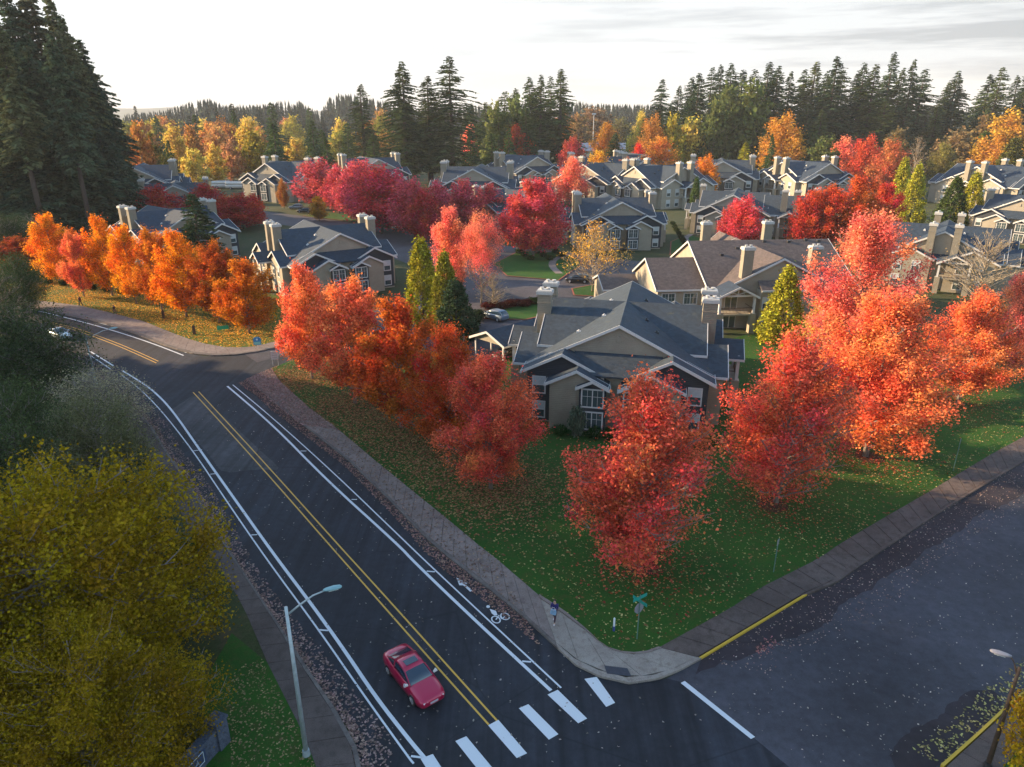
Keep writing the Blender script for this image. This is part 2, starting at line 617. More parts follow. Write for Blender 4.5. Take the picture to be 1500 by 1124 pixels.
def conifer(name, H, W, seed, whorls=44, per=7, clear=0.12, power=0.85, droop=0.35, dens=1.0, gapz=0.0, sprayw=0.16, ragged=.25, bark='barkdark'):
    """straight trunk, whorls of drooping boughs, each bough a row of needle sprays"""
    rs = np.random.default_rng(seed)
    mb = MB()
    rt = 0.011 * H + .08
    mb.tube([(0, 0, -.3), (rs.normal() * .1, rs.normal() * .1, H * .4), (rs.normal() * .12, rs.normal() * .12, H * .75), (0, 0, H * .985)],
            [rt * 1.2, rt * .8, rt * .4, .03], 7)
    quads, clump = [], []
    z0 = clear * H
    pz, pw = rs.random(6) * 6.28, .22
    for w in range(whorls):
        t = (w + .35 * rs.random()) / whorls
        z = z0 + (H - z0) * t ** .92
        tt = (z - z0) / (H - z0)
        rmax = W / 2 * ((1 - tt) ** power) * min(1, .55 + tt * 5) + .12
        for k in range(per):
            az = rs.random() * 6.283
            r = rmax * (1 - ragged + ragged * 1.7 * rs.random()) * (1 + pw * math.sin(az + pz[0] + tt * 9) + pw * math.sin(2 * az + pz[1] - tt * 14))
            if rs.random() < gapz:
                r *= .35
            zz = z + rs.normal() * .012 * H
            d = np.array([math.cos(az), math.sin(az), 0])
            sd = np.array([-math.sin(az), math.cos(az), 0])
            up = .35 * (tt - .25)
            cl = rs.random()
            ns = max(2, int(r / (.62 / dens)))
            for j in range(ns):
                s = (j + .6) / ns
                c = d * r * s + np.array([0, 0, zz + r * (up * s - droop * s * s)])
                ll = min(1.5, .35 + .42 * r * (1.15 - s)) * (.7 + .6 * rs.random())
                for sg in (-1, 1):
                    e = c + sd * sg * ll * .8 + d * ll * .55 + np.array([0, 0, -.22 * ll + rs.normal() * .12])
                    wv = (d * .6 + rs.normal(size=3) * .35) * sprayw * 1.6
                    wz = np.array([0, 0, sprayw * (.9 + rs.random())])
                    quads.append((c - wv * .6 - wz * .4, c + wv + wz * .3, e + wv * .4, e - wv * .3 - wz * .8))
                    clump.append(cl)
            if ns:
                e = d * r * 1.08 + np.array([0, 0, zz + r * (up - droop * 1.1)])
                c = d * r * .8 + np.array([0, 0, zz + r * (up * .8 - droop * .64)])
                wv = sd * sprayw * 1.3
                quads.append((c - wv, c + wv, e + wv * .2, e - wv * .2))
                clump.append(cl)
    # leader
    for k in range(10):
        z = H * (.965 + .004 * k)
        az = rs.random() * 6.28
        d = np.array([math.cos(az), math.sin(az), 0])
        c = np.array([0, 0, z])
        e = c + d * .4 * (1.02 - k / 11) + np.array([0, 0, .15])
        quads.append((c, c + np.array([0, 0, .2]), e, e - np.array([0, 0, .1])))
        clump.append(.5)
    v = np.array(quads, dtype=np.float32)
    crown = quad_mesh(name + "_needles", v, M['needle'], rs.random(len(v)), clump)
    trunk = mb.mesh(name + "_wood", M[bark], True, fix=False)
    return trunk, crown, H, W


def cone_shrub(name, H, W, seed, n, leaf=.22, power=.75, mat=None, lump=.16, base=.02):
    """dense upright evergreen whose foliage hangs in clumps round a hidden stem"""
    rs = np.random.default_rng(seed)
    mb = MB().tube([(0, 0, -.1), (0, 0, H * .5), (0, 0, H * .93)], [.12, .08, .02], 6)
    nc = 260
    t = rs.random(nc) ** 1.15
    az = rs.random(nc) * 6.283
    prof = W / 2 * np.power(1 - t, power) * np.minimum(1, .72 + t * 2.2)
    r = prof * (1 - lump + 2 * lump * rs.random(nc)) * .9
    cc = np.stack([np.cos(az) * r, np.sin(az) * r, base * H + t * H * .97], 1)
    i = rs.integers(0, nc, n)
    cen = cc[i] + rs.normal(size=(n, 3)) * np.array([.13, .13, .22]) * W * .3
    cen[:, 2] = np.clip(cen[:, 2], .05, None)
    cl = rs.random(nc)[i]
    crown = leaf_mesh(name + "_foliage", cen, leaf * (.6 + .8 * rs.random(n)), mat or M['needle'], cl, np.array([0, 0, .7]), elong=1.3)
    return mb.mesh(name + "_wood", M['barkdark'], True, fix=False), crown, float(np.percentile(cen[:, 2], 99.5)), W


def low_bush(name, H, W, seed, n, leaf=.16):
    rs = np.random.default_rng(seed)
    mb = MB()
    for k in range(6):
        a = k * 1.05
        mb.tube([(0, 0, -.05), (math.cos(a) * W * .18, math.sin(a) * W * .18, H * .45), (math.cos(a) * W * .3, math.sin(a) * W * .3, H * .8)], [.04, .03, .01], 4)
    nc = 60
    u = rs.normal(size=(nc, 3))
    u /= np.linalg.norm(u, axis=1)[:, None]
    cc = u * np.array([W / 2, W / 2, H * .5]) * (.55 + .4 * rs.random(nc))[:, None] + np.array([0, 0, H * .52])
    i = rs.integers(0, nc, n)
    cen = cc[i] + rs.normal(size=(n, 3)) * W * .09
    cen[:, 2] = np.clip(cen[:, 2], .03, None)
    crown = leaf_mesh(name + "_foliage", cen, leaf * (.6 + .8 * rs.random(n)), M['leaf2'], rs.random(nc)[i], np.array([0, 0, .7]))
    return mb.mesh(name + "_wood", M['bark'], True, fix=False), crown, H, W


PROTO = {}
PROTO['maple'] = [broadleaf("maple_a", 14, 9.0, 1, 62000, .165, .06, (.80, .60), gap=.42, drop=.06, vase=1.35, limbs=11, spread=.36),
                  broadleaf("maple_b", 14, 9.0, 2, 56000, .165, .06, (.86, .58), gap=.46, drop=.06, vase=1.35, limbs=11, spread=.36),
                  broadleaf("maple_c", 14, 9.0, 3, 62000, .165, .06, (.76, .62), gap=.42, drop=.06, vase=1.35, limbs=11, spread=.36)]
PROTO['maple_far'] = [broadleaf("verge_maple_a", 13, 9.0, 11, 36000, .23, .07, (.80, .60), gap=.3, vase=1.3, limbs=8, spread=.36, twigs=False),
                      broadleaf("verge_maple_b", 13, 9.0, 12, 33000, .23, .07, (.86, .58), gap=.36, vase=1.3, limbs=8, spread=.36, twigs=False),
                      broadleaf("verge_maple_c", 13, 9.0, 13, 36000, .23, .07, (.76, .62), gap=.3, vase=1.3, limbs=8, spread=.36, twigs=False)]
PROTO['maple_thin'] = [broadleaf("maple_d", 14, 9.0, 14, 52000, .165, .05, (.74, .62), gap=.34, vase=1.35, limbs=15, spread=.36, lump=.05, dvar=.3, thin=-.75, bark=M['bark']),
                       broadleaf("maple_e", 14, 8.6, 5, 36000, .15, .12, (.8, .7), gap=.5, bark=M['barkpale'], only_upper=.42)]
PROTO['mid'] = [broadleaf("broadleaf_a", 12, 9, 21, 12000, .36, .08, (.76, .62), twigs=False, gap=.36),
                broadleaf("broadleaf_b", 12, 9, 22, 11000, .36, .08, (.82, .6), twigs=False, gap=.45),
                broadleaf("broadleaf_c", 14, 8, 23, 12000, .36, .08, (.74, .66), twigs=False, gap=.36)]
PROTO['far'] = [broadleaf("far_broadleaf_a", 13, 10, 31, 3600, .75, .08, (.75, .65), twigs=False, limbs=6),
                broadleaf("far_broadleaf_b", 13, 10, 32, 3200, .75, .08, (.68, .7), twigs=False, limbs=6, gap=.4)]
PROTO['golden'] = [broadleaf("golden_tree", 10, 10.5, 41, 3000, .22, .10, (.85, .6), vase=1.5, limbs=12, bark=M['barkpale'], gap=.3, only_upper=.42)]
PROTO['bare'] = [broadleaf("bare_tree", 12, 10, 42, 700, .2, .08, (.85, .6), vase=1.7, limbs=15, bark=M['barkpale'], gap=.3),
                 broadleaf("bare_slim_tree", 12, 7, 43, 900, .2, .1, (.8, .6), vase=1.4, limbs=12, bark=M['barkpale'], gap=.3)]
PROTO['olive'] = [broadleaf("olive_tree", 13, 16, 51, 150000, .17, .02, (.55, .5), limbs=18, spread=.5, lump=.25, gap=.25, drop=.2, dvar=.6, mat=M['leaf2'])]
PROTO['scrub'] = [broadleaf("scrub_tree", 9, 11, 52, 50000, .14, .04, (.7, .6), limbs=12, spread=.5, gap=.3, mat=M['leaf2']),
                  broadleaf("scrub_tree_thin", 9, 10, 53, 15000, .14, .04, (.75, .6), limbs=13, spread=.5, gap=.35, mat=M['leaf2'])]
PROTO['fir'] = [conifer("fir_a", 46, 14, 61, 54, 9, power=.68, ragged=.35), conifer("fir_b", 46, 13, 62, 50, 9, power=.75, ragged=.4),
                conifer("fir_c", 46, 15, 63, 44, 7, clear=.2, power=.6, gapz=.2, ragged=.45), conifer("fir_d", 46, 12, 64, 54, 8, power=.8, gapz=.1, ragged=.4)]
PROTO['spruce'] = [conifer("spruce_a", 18, 8.5, 65, 34, 8, clear=.04, power=.9, droop=.25, sprayw=.14),
                   conifer("spruce_b", 18, 7, 66, 34, 8, clear=.04, power=.8, droop=.3, sprayw=.14)]
PROTO['bigfir'] = [conifer("tall_fir_a", 56, 17, 67, 80, 9, clear=.12, power=.7, dens=1.25, ragged=.5, sprayw=.24),
                   conifer("tall_fir_b", 56, 15, 68, 80, 9, clear=.16, power=.75, dens=1.25, ragged=.5, sprayw=.24),
                   conifer("tall_fir_d", 56, 13, 70, 60, 8, clear=.40, power=.6, dens=1.2, gapz=.2, ragged=.55, sprayw=.24, bark='barkdark'),
                   conifer("tall_fir_c", 56, 14, 69, 72, 8, clear=.2, power=.6, dens=1.2, gapz=.2, ragged=.55, sprayw=.24)]
PROTO['farfir'] = [conifer("far_fir_a", 40, 13, 71, 20, 6, dens=.5, sprayw=.45), conifer("far_fir_b", 40, 10, 72, 20, 6, dens=.5, sprayw=.45, power=1.0),
                   conifer("far_fir_c", 40, 14, 73, 20, 6, dens=.5, sprayw=.45, power=.65)]
PROTO['cone'] = [cone_shrub("cone_cypress_a", 10, 5.2, 81, 12000), cone_shrub("cone_cypress_b", 10, 4.6, 82, 11000, power=.6)]
PROTO['bush'] = [low_bush("bush_a", 1.2, 1.6, 91, 1500), low_bush("bush_b", 1.4, 1.5, 92, 1500)]

CNT = {}
WMUL = {'maple': 1.08, 'maple_far': 1.1, 'maple_thin': 1.02, 'mid': 1.25, 'fir': 1.45, 'far': 1.2, 'farfir': 1.3, 'spruce': 1.15}


def tree(kind, name, cat, label, u, vt, wpx, color, vb=None, Y=None, group=None, var=None, rz=None, x=None, hscale=1.0, squash=None):
    vs = PROTO[kind]
    k = CNT.get(kind, 0)
    CNT[kind] = k + 1
    trunk, crown, H0, W0 = vs[k % len(vs) if var is None else var]
    if Y is None:
        Y = G(u, vb)[1]
    Ht = max(1.0, height_at(vt, Y)) * hscale
    zc = Ht * .55
    depth = Y * CP + (CAMZ - zc) * SP
    X = (u - CX) / FPX * depth if x is None else x
    Wd = wpx * depth / FPX * WMUL.get(kind, 1.0)
    t = link(name, None)
    t.location = (X, Y, 0)
    t.rotation_euler = (0, 0, (k * 2.1 + 0.4) if rz is None else rz)
    t.scale = (Wd / W0, Wd / W0, Ht / H0)
    tag(t, label, cat, group)
    a = link("trunk", trunk, t)
    b = link("crown", crown, t)
    c = np.array(color) * (1 + .0 * k)
    b.color = (*c, 1)
    return t


RED = (.74, .095, .085)
REDO = (.82, .165, .095)
ORANGE = (.86, .23, .022)
CRIM = (.58, .100, .175)
PINK = (.86, .195, .165)
RUST = (.42, .15, .045)
GOLD = (.62, .38, .09)
YEL = (.64, .46, .11)
OLIVE = (.20, .155, .018)
DGREEN = (.045, .072, .036)
MGREEN = (.075, .11, .035)
YGREEN = (.33, .30, .03)
GREYG = (.10, .115, .065)

SUNMAPLE = 'maple'
# red maples along the main road kerb and round the corner lawn
T = tree
gm = "red maples on the corner lawn"
T('maple_thin', 'maple_tree', 'tree', "large red maple nearest the street corner, bare limbs showing in its middle", 943, 553, 222, RED, vb=832, group=gm, var=0, rz=0.0)
T('maple_thin', 'maple_tree', 'tree', "red maple right of the nearest house, with a low skirt of leaves over the lawn", 1156, 488, 188, RED, vb=738, group=gm, var=0, rz=-.5)
T('maple', 'maple_tree', 'tree', "orange red maple on a pale trunk with a mulch ring, mid right lawn", 1292, 432, 186, REDO, vb=670, group=gm, var=0)
T('maple', 'maple_tree', 'tree', "orange red maple behind the mulch ringed one, touching its right side", 1424, 428, 132, REDO, vb=592, group=gm, var=2)
T('maple', 'maple_tree', 'tree', "sunlit coral red maple cut by the right edge of the view", 1497, 398, 90, PINK, vb=556, group=gm, var=1)
T('maple', 'maple_tree', 'tree', "tallest maple, coral red with orange base, before the porch house at right", 1264, 314, 146, PINK, vb=540, group=gm, var=1)
T('mid', 'golden_bush_tree', 'tree', "small golden yellow tree beside the pointed green cypress", 1212, 436, 62, GOLD, vb=520)
gr = "red maples along the main road"
T('maple', 'maple_tree', 'tree', "crimson red maple in the kerb row, next to the nearest house's front wall", 718, 524, 146, RED, vb=718, group=gr, var=0)
T('maple', 'maple_tree', 'tree', "dark red maple in the kerb row, second from the nearest house", 652, 482, 128, (.56, .06, .03), vb=660, group=gr, var=2)
T('maple_far', 'maple_tree', 'tree', "rust red maple in the kerb row, third from the nearest house", 582, 440, 122, (.58, .085, .03), vb=628, group=gr, var=1)
T('maple_far', 'maple_tree', 'tree', "orange topped maple in the kerb row, fourth from the nearest house", 512, 412, 118, REDO, vb=592, group=gr, var=0)
T('maple_far', 'maple_tree', 'tree', "orange red maple in the kerb row beside the white notice board", 448, 390, 88, REDO, vb=556, group=gr, var=2)
go = "sunlit orange trees along the far verge"
T('maple_far', 'orange_maple', 'tree', "orange tree above the blue sign at the driveway corner", 358, 382, 86, (.62, .14, .022), vb=490, group=go, var=1)
T('maple_far', 'orange_maple', 'tree', "dark orange red tree just left of the driveway corner tree", 312, 356, 78, (.50, .085, .022), vb=474, group=go, var=0)
T('maple_far', 'orange_maple', 'tree', "broad bright orange tree in front of the dark fir", 262, 340, 82, ORANGE, vb=465, group=go, var=2)
T('maple_far', 'orange_maple', 'tree', "orange tree with a pinkish top below the small cream gable", 226, 336, 62, (.64, .15, .025), vb=456, group=go, var=0)
T('maple_far', 'orange_maple', 'tree', "slim orange tree right of the tallest orange tree", 188, 332, 56, ORANGE, vb=446, group=go, var=1)
T('maple_far', 'orange_maple', 'tree', "tall orange tree behind the two far walkers", 152, 319, 66, ORANGE, vb=434, group=go, var=2)
T('maple_far', 'orange_maple', 'tree', "small red orange tree tucked between two tall orange ones", 112, 340, 44, REDO, vb=436, group=go, var=0)
T('maple_far', 'orange_maple', 'tree', "first tall orange tree left of the small red one", 76, 315, 62, ORANGE, vb=418, group=go, var=1)
T('mid', 'red_tree', 'tree', "low dull red tree under the tall firs at the far left", 24, 348, 70, (.36, .05, .03), vb=404)
T('mid', 'red_tree', 'tree', "dull red tree at the very edge of the view under the tall firs", -18, 352, 60, (.34, .05, .03), vb=404)
# trees inside the housing estate
T('maple_far', 'maple_tree', 'tree', "bright coral maple standing in the car park island", 660, 306, 62, PINK, vb=436, var=1)
T('maple_thin', 'maple_tree', 'tree', "half bare coral maple with pale limbs beside the car park", 704, 310, 66, PINK, vb=444, var=1)
T('golden', 'golden_tree', 'tree', "golden tree with many bare upright limbs in the car park island", 870, 322, 108, (.70, .36, .08), vb=428)
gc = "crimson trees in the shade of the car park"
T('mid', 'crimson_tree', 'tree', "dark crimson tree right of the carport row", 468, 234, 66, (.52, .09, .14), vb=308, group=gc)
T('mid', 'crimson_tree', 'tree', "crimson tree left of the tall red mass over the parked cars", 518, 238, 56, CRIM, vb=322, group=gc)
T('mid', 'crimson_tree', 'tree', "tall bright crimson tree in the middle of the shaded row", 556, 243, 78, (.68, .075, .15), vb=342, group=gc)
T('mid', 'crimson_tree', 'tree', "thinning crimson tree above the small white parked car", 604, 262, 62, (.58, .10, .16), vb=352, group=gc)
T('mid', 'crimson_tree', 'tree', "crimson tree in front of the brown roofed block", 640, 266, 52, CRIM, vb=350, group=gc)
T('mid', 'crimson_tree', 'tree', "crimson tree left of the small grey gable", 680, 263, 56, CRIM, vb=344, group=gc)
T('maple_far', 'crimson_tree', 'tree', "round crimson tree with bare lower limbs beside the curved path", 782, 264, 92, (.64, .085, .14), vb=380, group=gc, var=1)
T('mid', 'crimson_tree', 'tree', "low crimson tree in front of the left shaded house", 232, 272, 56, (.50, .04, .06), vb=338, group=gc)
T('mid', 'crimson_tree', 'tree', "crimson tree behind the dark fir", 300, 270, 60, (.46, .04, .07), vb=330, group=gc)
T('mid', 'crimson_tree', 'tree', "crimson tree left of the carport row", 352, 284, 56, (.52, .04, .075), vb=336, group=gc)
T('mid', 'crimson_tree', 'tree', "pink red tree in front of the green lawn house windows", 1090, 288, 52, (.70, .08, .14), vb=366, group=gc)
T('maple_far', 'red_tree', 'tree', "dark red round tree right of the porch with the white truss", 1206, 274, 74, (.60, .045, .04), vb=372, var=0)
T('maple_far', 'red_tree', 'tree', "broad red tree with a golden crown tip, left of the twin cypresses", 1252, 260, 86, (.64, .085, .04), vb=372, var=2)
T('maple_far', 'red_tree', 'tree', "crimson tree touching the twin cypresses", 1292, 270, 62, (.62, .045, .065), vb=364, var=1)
for u, vt, w, vb, c, lb in [
        (494, 242, 44, 314, (.58, .09, .16), "crimson tree between the carport row and the tall red mass"), (534, 236, 54, 330, (.66, .10, .18), "pinkish crimson tree with the highest top of the shaded row"),
        (580, 250, 56, 338, (.62, .09, .16), "crimson tree right of the tall bright crimson one"), (620, 278, 50, 356, (.50, .05, .09), "thin mauve tree behind the coral car park maple"),
        (716, 270, 44, 338, (.58, .08, .14), "low crimson tree in front of the small grey gable"), (800, 272, 48, 372, (.62, .09, .15), "small crimson tree just right of the round one"),
        (330, 288, 36, 332, (.48, .03, .05), "small crimson tree at the carport drive"), (372, 284, 28, 330, (.60, .03, .05), "bright crimson tree at the left end of the carport"),
        (758, 282, 40, 372, (.60, .045, .08), "small crimson tree just left of the round one"), (446, 240, 34, 292, (.40, .03, .06), "dark purple red tree behind the parked pair of cars"),
        (1066, 302, 26, 362, (.62, .08, .13), "small pink red tree left of the one before the green lawn house"), (1180, 284, 44, 372, (.50, .04, .05), "dull red tree left of the dark round tree")]:
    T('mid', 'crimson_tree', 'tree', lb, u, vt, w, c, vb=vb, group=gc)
T('spruce', 'dark_fir', 'tree', "dark green fir rising behind the orange trees", 288, 284, 86, DGREEN, vb=395, var=0)
T('cone', 'cypress', 'tree', "pointed yellow green cypress in front of the porch house", 1150, 394, 76, YGREEN, vb=502, var=0)
T('cone', 'cypress', 'tree', "upright yellow green cypress right of the grey house wall", 618, 352, 60, (.30, .265, .025), vb=476, var=1)
T('cone', 'cypress', 'tree', "yellow green cypress joined to a darker one at its foot", 652, 372, 62, (.22, .20, .025), vb=490, var=0)
T('cone', 'dark_shrub_tree', 'tree', "dark green bushy tree at the foot of the two cypresses", 668, 412, 66, DGREEN, vb=498, var=1)
T('cone', 'cypress', 'tree', "small pointed cypress of the twin pair", 1320, 234, 34, YGREEN, vb=318, var=1)
T('cone', 'cypress', 'tree', "larger cypress of the twin pair", 1340, 243, 44, YGREEN, vb=330, var=0)
T('cone', 'cypress', 'tree', "wide dark green cypress in front of the far right porch", 1396, 262, 56, (.06, .085, .022), vb=342, var=0)
T('cone', 'cypress', 'tree', "golden green cypress beside the wide dark one", 1424, 254, 40, YGREEN, vb=338, var=1)
T('bare', 'bare_tree', 'tree', "large bare tree with pale upright limbs at the right", 1442, 338, 118, (.3, .2, .1), vb=452, var=0)
T('bare', 'bare_tree', 'tree', "small bare tree beside the parked silver blue car", 722, 400, 60, (.3, .2, .1), vb=452, var=1)
T('cone', 'cypress', 'tree', "dark upright cypress beside the half timbered porch", 1018, 262, 22, MGREEN, vb=330, var=1)
T('spruce', 'spruce', 'tree', "yellow green spruce behind the orange and green tree", 1090, 208, 34, YGREEN, vb=268, var=0)
T('spruce', 'spruce', 'tree', "pale grey green spruce beside the small orange tree", 1066, 232, 28, (.10, .12, .07), vb=276, var=1)
for u, vt, w, c, vb, lb in [
        (838, 230, 46, (.84, .18, .15), 296, "small salmon orange tree behind the chimney"),
        (876, 222, 40, (.72, .32, .04), 284, "small round golden orange tree among the roofs"),
        (1034, 228, 36, (.70, .20, .03), 290, "small tree half orange half green by a red car"),
        (756, 184, 46, (.58, .055, .045), 240, "bright red tree under the middle firs"),
        (838, 202, 36, (.50, .07, .10), 262, "dull crimson tree behind the far roofs"),
        (824, 170, 36, RUST, 224, "rust brown tree left of the blue roofed hall"),
        (888, 180, 40, (.48, .18, .03), 226, "orange tree right of the blue roofed hall"),
        (966, 202, 48, (.78, .24, .06), 268, "bright orange tree behind the far twin chimneys"),
        (956, 170, 40, (.50, .20, .05), 244, "tall peach orange tree near the yellow one"),
        (938, 164, 30, YEL, 236, "tall yellow tree left of the peach orange one"),
        (1012, 178, 36, YEL, 228, "golden yellow tree in front of the firs"),
        (1146, 168, 58, (.60, .26, .05), 250, "tall orange tree standing before the dark fir stand"),
        (934, 210, 24, (.70, .04, .09), 262, "tiny magenta red tree among the far roofs"),
        (1232, 202, 46, PINK, 272, "coral tree left in the sunlit coral group"),
        (1268, 200, 46, (.60, .06, .05), 280, "brightest coral tree in the middle of the sunlit group"),
        (1302, 206, 52, (.52, .12, .07), 288, "faded coral tree right in the sunlit group"),
        (1470, 162, 62, (.62, .30, .06), 252, "large golden peach tree at the right edge"),
        (1170, 238, 34, (.66, .10, .06), 276, "low red shrub tree in front of a far roof"),
        (1380, 210, 34, (.24, .20, .06), 254, "small olive tree before the distant road"),
        (1214, 206, 30, (.09, .11, .035), 256, "round green tree left of the coral group"),
        (916, 232, 30, (.52, .20, .13), 276, "faded pink tree between two far gables"),
        (414, 262, 16, RUST, 300, "rust tree beside the far carport"),
        (466, 288, 22, (.50, .24, .03), 318, "tiny golden tree beside the dark parked cars")]:
    T('mid', 'autumn_tree', 'tree', lb, u, vt, w, c, vb=vb + (16 if vb < 256 else 6), group="autumn trees among the roofs")
T('cone', 'evergreen_tree', 'tree', "bright green rounded evergreen at the right edge", 1438, 196, 58, (.06, .10, .02), vb=262, var=0)
T('cone', 'evergreen_tree', 'tree', "olive green evergreen in front of the golden peach tree", 1480, 204, 62, (.10, .10, .025), vb=282, var=0)
T('spruce', 'spruce', 'tree', "sunny green spruce above the coral group", 1300, 178, 32, MGREEN, vb=250, var=1)
T('bare', 'bare_tree', 'tree', "thin bare tree right of the coral group", 1342, 196, 36, (.3, .2, .12), vb=276, var=1)

# trees left of the main road
T('olive', 'olive_tree', 'tree', "huge yellow green tree filling the bottom left corner", 62, 690, 480, (.32, .20, .011), Y=31.0, x=-24.9)
T('scrub', 'scrub_tree', 'tree', "grey green scrubby tree leaning over the road bend", 140, 540, 165, (.40, .34, .21), Y=64, var=1)
T('scrub', 'scrub_tree', 'tree', "grey green tree below the scrubby one, beside the left pavement", 140, 580, 150, (.17, .165, .08), Y=53, var=0)
T('scrub', 'scrub_tree', 'tree', "dark green tree at the left edge below the parked white car", 34, 445, 180, (.075, .095, .04), Y=74, var=0)
T('scrub', 'scrub_tree', 'tree', "dark green tree right behind the huge yellow green one", 20, 560, 180, (.10, .125, .05), Y=52, var=0)
T('scrub', 'scrub_tree', 'tree', "small brown green bush tree at the pavement edge above the yellow green tree", 218, 690, 78, (.16, .16, .07), Y=48, var=1)
T('scrub', 'scrub_tree', 'tree', "dark tree at the left edge beside the far road", -14, 384, 90, (.06, .09, .04), Y=104, var=1)
T('scrub', 'scrub_tree', 'tree', "dark low tree under the left firs by the verge", 24, 372, 80, (.06, .09, .04), Y=112, var=0)
for vv, uu, lb in ((960, 1490, "spray of yellow leaves beside the right street lamp"),):
    pass
T('olive', 'olive_tree', 'tree', "smaller yellow green tree below the huge one, at the bottom left edge", 30, 930, 330, (.28, .175, .011), Y=24.5, x=-19.5)
T('mid', 'yellow_tree', 'tree', "yellow tree cut by the bottom right corner", 1600, 960, 90, (.62, .33, .022), Y=24.0, x=24.4)

# tall fir stand on the left
gl = "tall dark firs at the left"
for u, vt, w, Y, var in [(-22, 10, 110, 200, 3), (12, -10, 110, 205, 0), (44, -20, 105, 200, 1), (74, -24, 100, 205, 3),
                         (102, -12, 92, 215, 0), (120, 26, 78, 205, 1), (140, 60, 84, 220, 3), (152, 100, 70, 210, 0), (166, 138, 70, 225, 1), (20, 40, 90, 180, 1), (66, 70, 84, 182, 3), (112, 120, 70, 188, 0), (-30, 60, 100, 178, 0), (8, 150, 100, 177, 0), (44, 170, 96, 176, 1), (84, 160, 96, 180, 0), (124, 176, 90, 184, 1), (158, 190, 76, 192, 0), (30, 30, 74, 171, 2), (104, 50, 66, 176, 2)]:
    T('bigfir', 'tall_fir', 'tree', "tall dark fir in the dense stand at the left edge", u, vt, w, [(.075, .105, .062), (.125, .14, .070), (.060, .085, .056), (.10, .105, .064)][int(abs(u) + Y) % 4], Y=Y, var=var, group=gl)
rr0 = random.Random(8)
for u, vt, w, vb in [(-10, 310, 60, 392), (22, 316, 56, 388), (50, 310, 60, 372), (86, 300, 60, 352), (118, 298, 56, 344), (150, 286, 56, 338), (180, 282, 46, 332), (200, 292, 40, 326), (66, 336, 50, 380), (130, 322, 50, 360)]:
    T('scrub', 'understorey_tree', 'tree', "dark low tree growing under the tall firs at the left edge", u, vt, w * 1.3, (.05, .07, .035), vb=vb, group="dark understorey trees below the tall firs")
# lone firs
for u, vt, w, Y, lb in [(592, 92, 62, 330, "tall fir left in the trio above the roofs"), (628, 112, 62, 345, "shorter middle fir of the trio above the roofs"),
                        (660, 83, 70, 335, "tallest fir of the trio, with a ragged top"), (532, 124, 46, 380, "lone dark fir left of the fir trio")]:
    T('fir', 'fir_tree', 'tree', lb, u, vt, w, (.060, .080, .034), Y=Y)
gmid = "firs in the middle clump"
for u, vt, w, Y in [(690, 152, 34, 520), (712, 150, 40, 430), (740, 134, 46, 420), (756, 130, 40, 410), (776, 114, 44, 420), (792, 110, 40, 415), (806, 112, 36, 430), (820, 102, 50, 410), (730, 160, 36, 390), (770, 158, 40, 390)]:
    T('fir', 'fir_tree', 'tree', "fir in the clump above the bright red tree", u, vt, w, (.075, .105, .036), Y=Y, group=gmid)
gf = "dark fir stand behind the roofs at right"
for i, (u, vt, w) in enumerate([(968, 108, 46), (990, 130, 36), (1006, 116, 36), (1020, 106, 46), (1040, 92, 44), (1052, 100, 40), (1066, 86, 44), (1084, 104, 44), (1102, 98, 44), (1118, 92, 46),
                                (1132, 94, 42), (1150, 108, 46), (1168, 100, 46), (1184, 88, 46), (1200, 108, 42), (1214, 86, 48), (1228, 98, 44), (1244, 102, 42), (1258, 96, 44), (1272, 98, 40),
                                (1286, 106, 44), (1298, 82, 42), (1312, 100, 40), (1324, 80, 42), (1344, 104, 46), (1376, 124, 34), (1392, 110, 40), (1440, 112, 48), (1456, 98, 44), (1478, 108, 40), (1496, 106, 44), (1514, 96, 50)]):
    T('fir', 'fir_tree', 'tree', "dark fir in the long stand behind the roofs at right", u + rr0.uniform(-3, 3), vt + rr0.uniform(-5, 9), w * rr0.uniform(.85, 1.25), [(.050, .078, .040), (.075, .10, .036), (.060, .085, .044), (.10, .12, .04)][(i * 7 + (0 if u > 1150 else i)) % (4 if u < 1200 else 3)], Y=400 + (i * 37) % 50, group=gf)
for i, (u, vt, w) in enumerate([(980, 150, 44), (1010, 158, 40), (1048, 150, 44), (1076, 160, 46), (1098, 140, 50), (1120, 150, 44), (1176, 150, 46), (1196, 160, 46), (1230, 150, 50), (1262, 158, 44), (1290, 150, 48), (1318, 160, 46), (1350, 165, 40), (1368, 150, 40), (1424, 160, 44), (1450, 170, 40), (1490, 165, 50)]):
    T('fir', 'fir_tree', 'tree', "dark fir in the long stand behind the roofs at right", u + rr0.uniform(-3, 3), vt + rr0.uniform(-5, 9), w * rr0.uniform(.85, 1.25), [(.055, .08, .04), (.085, .11, .038), (.065, .095, .05)][i % 3], Y=385 + (i * 29) % 40, group=gf)
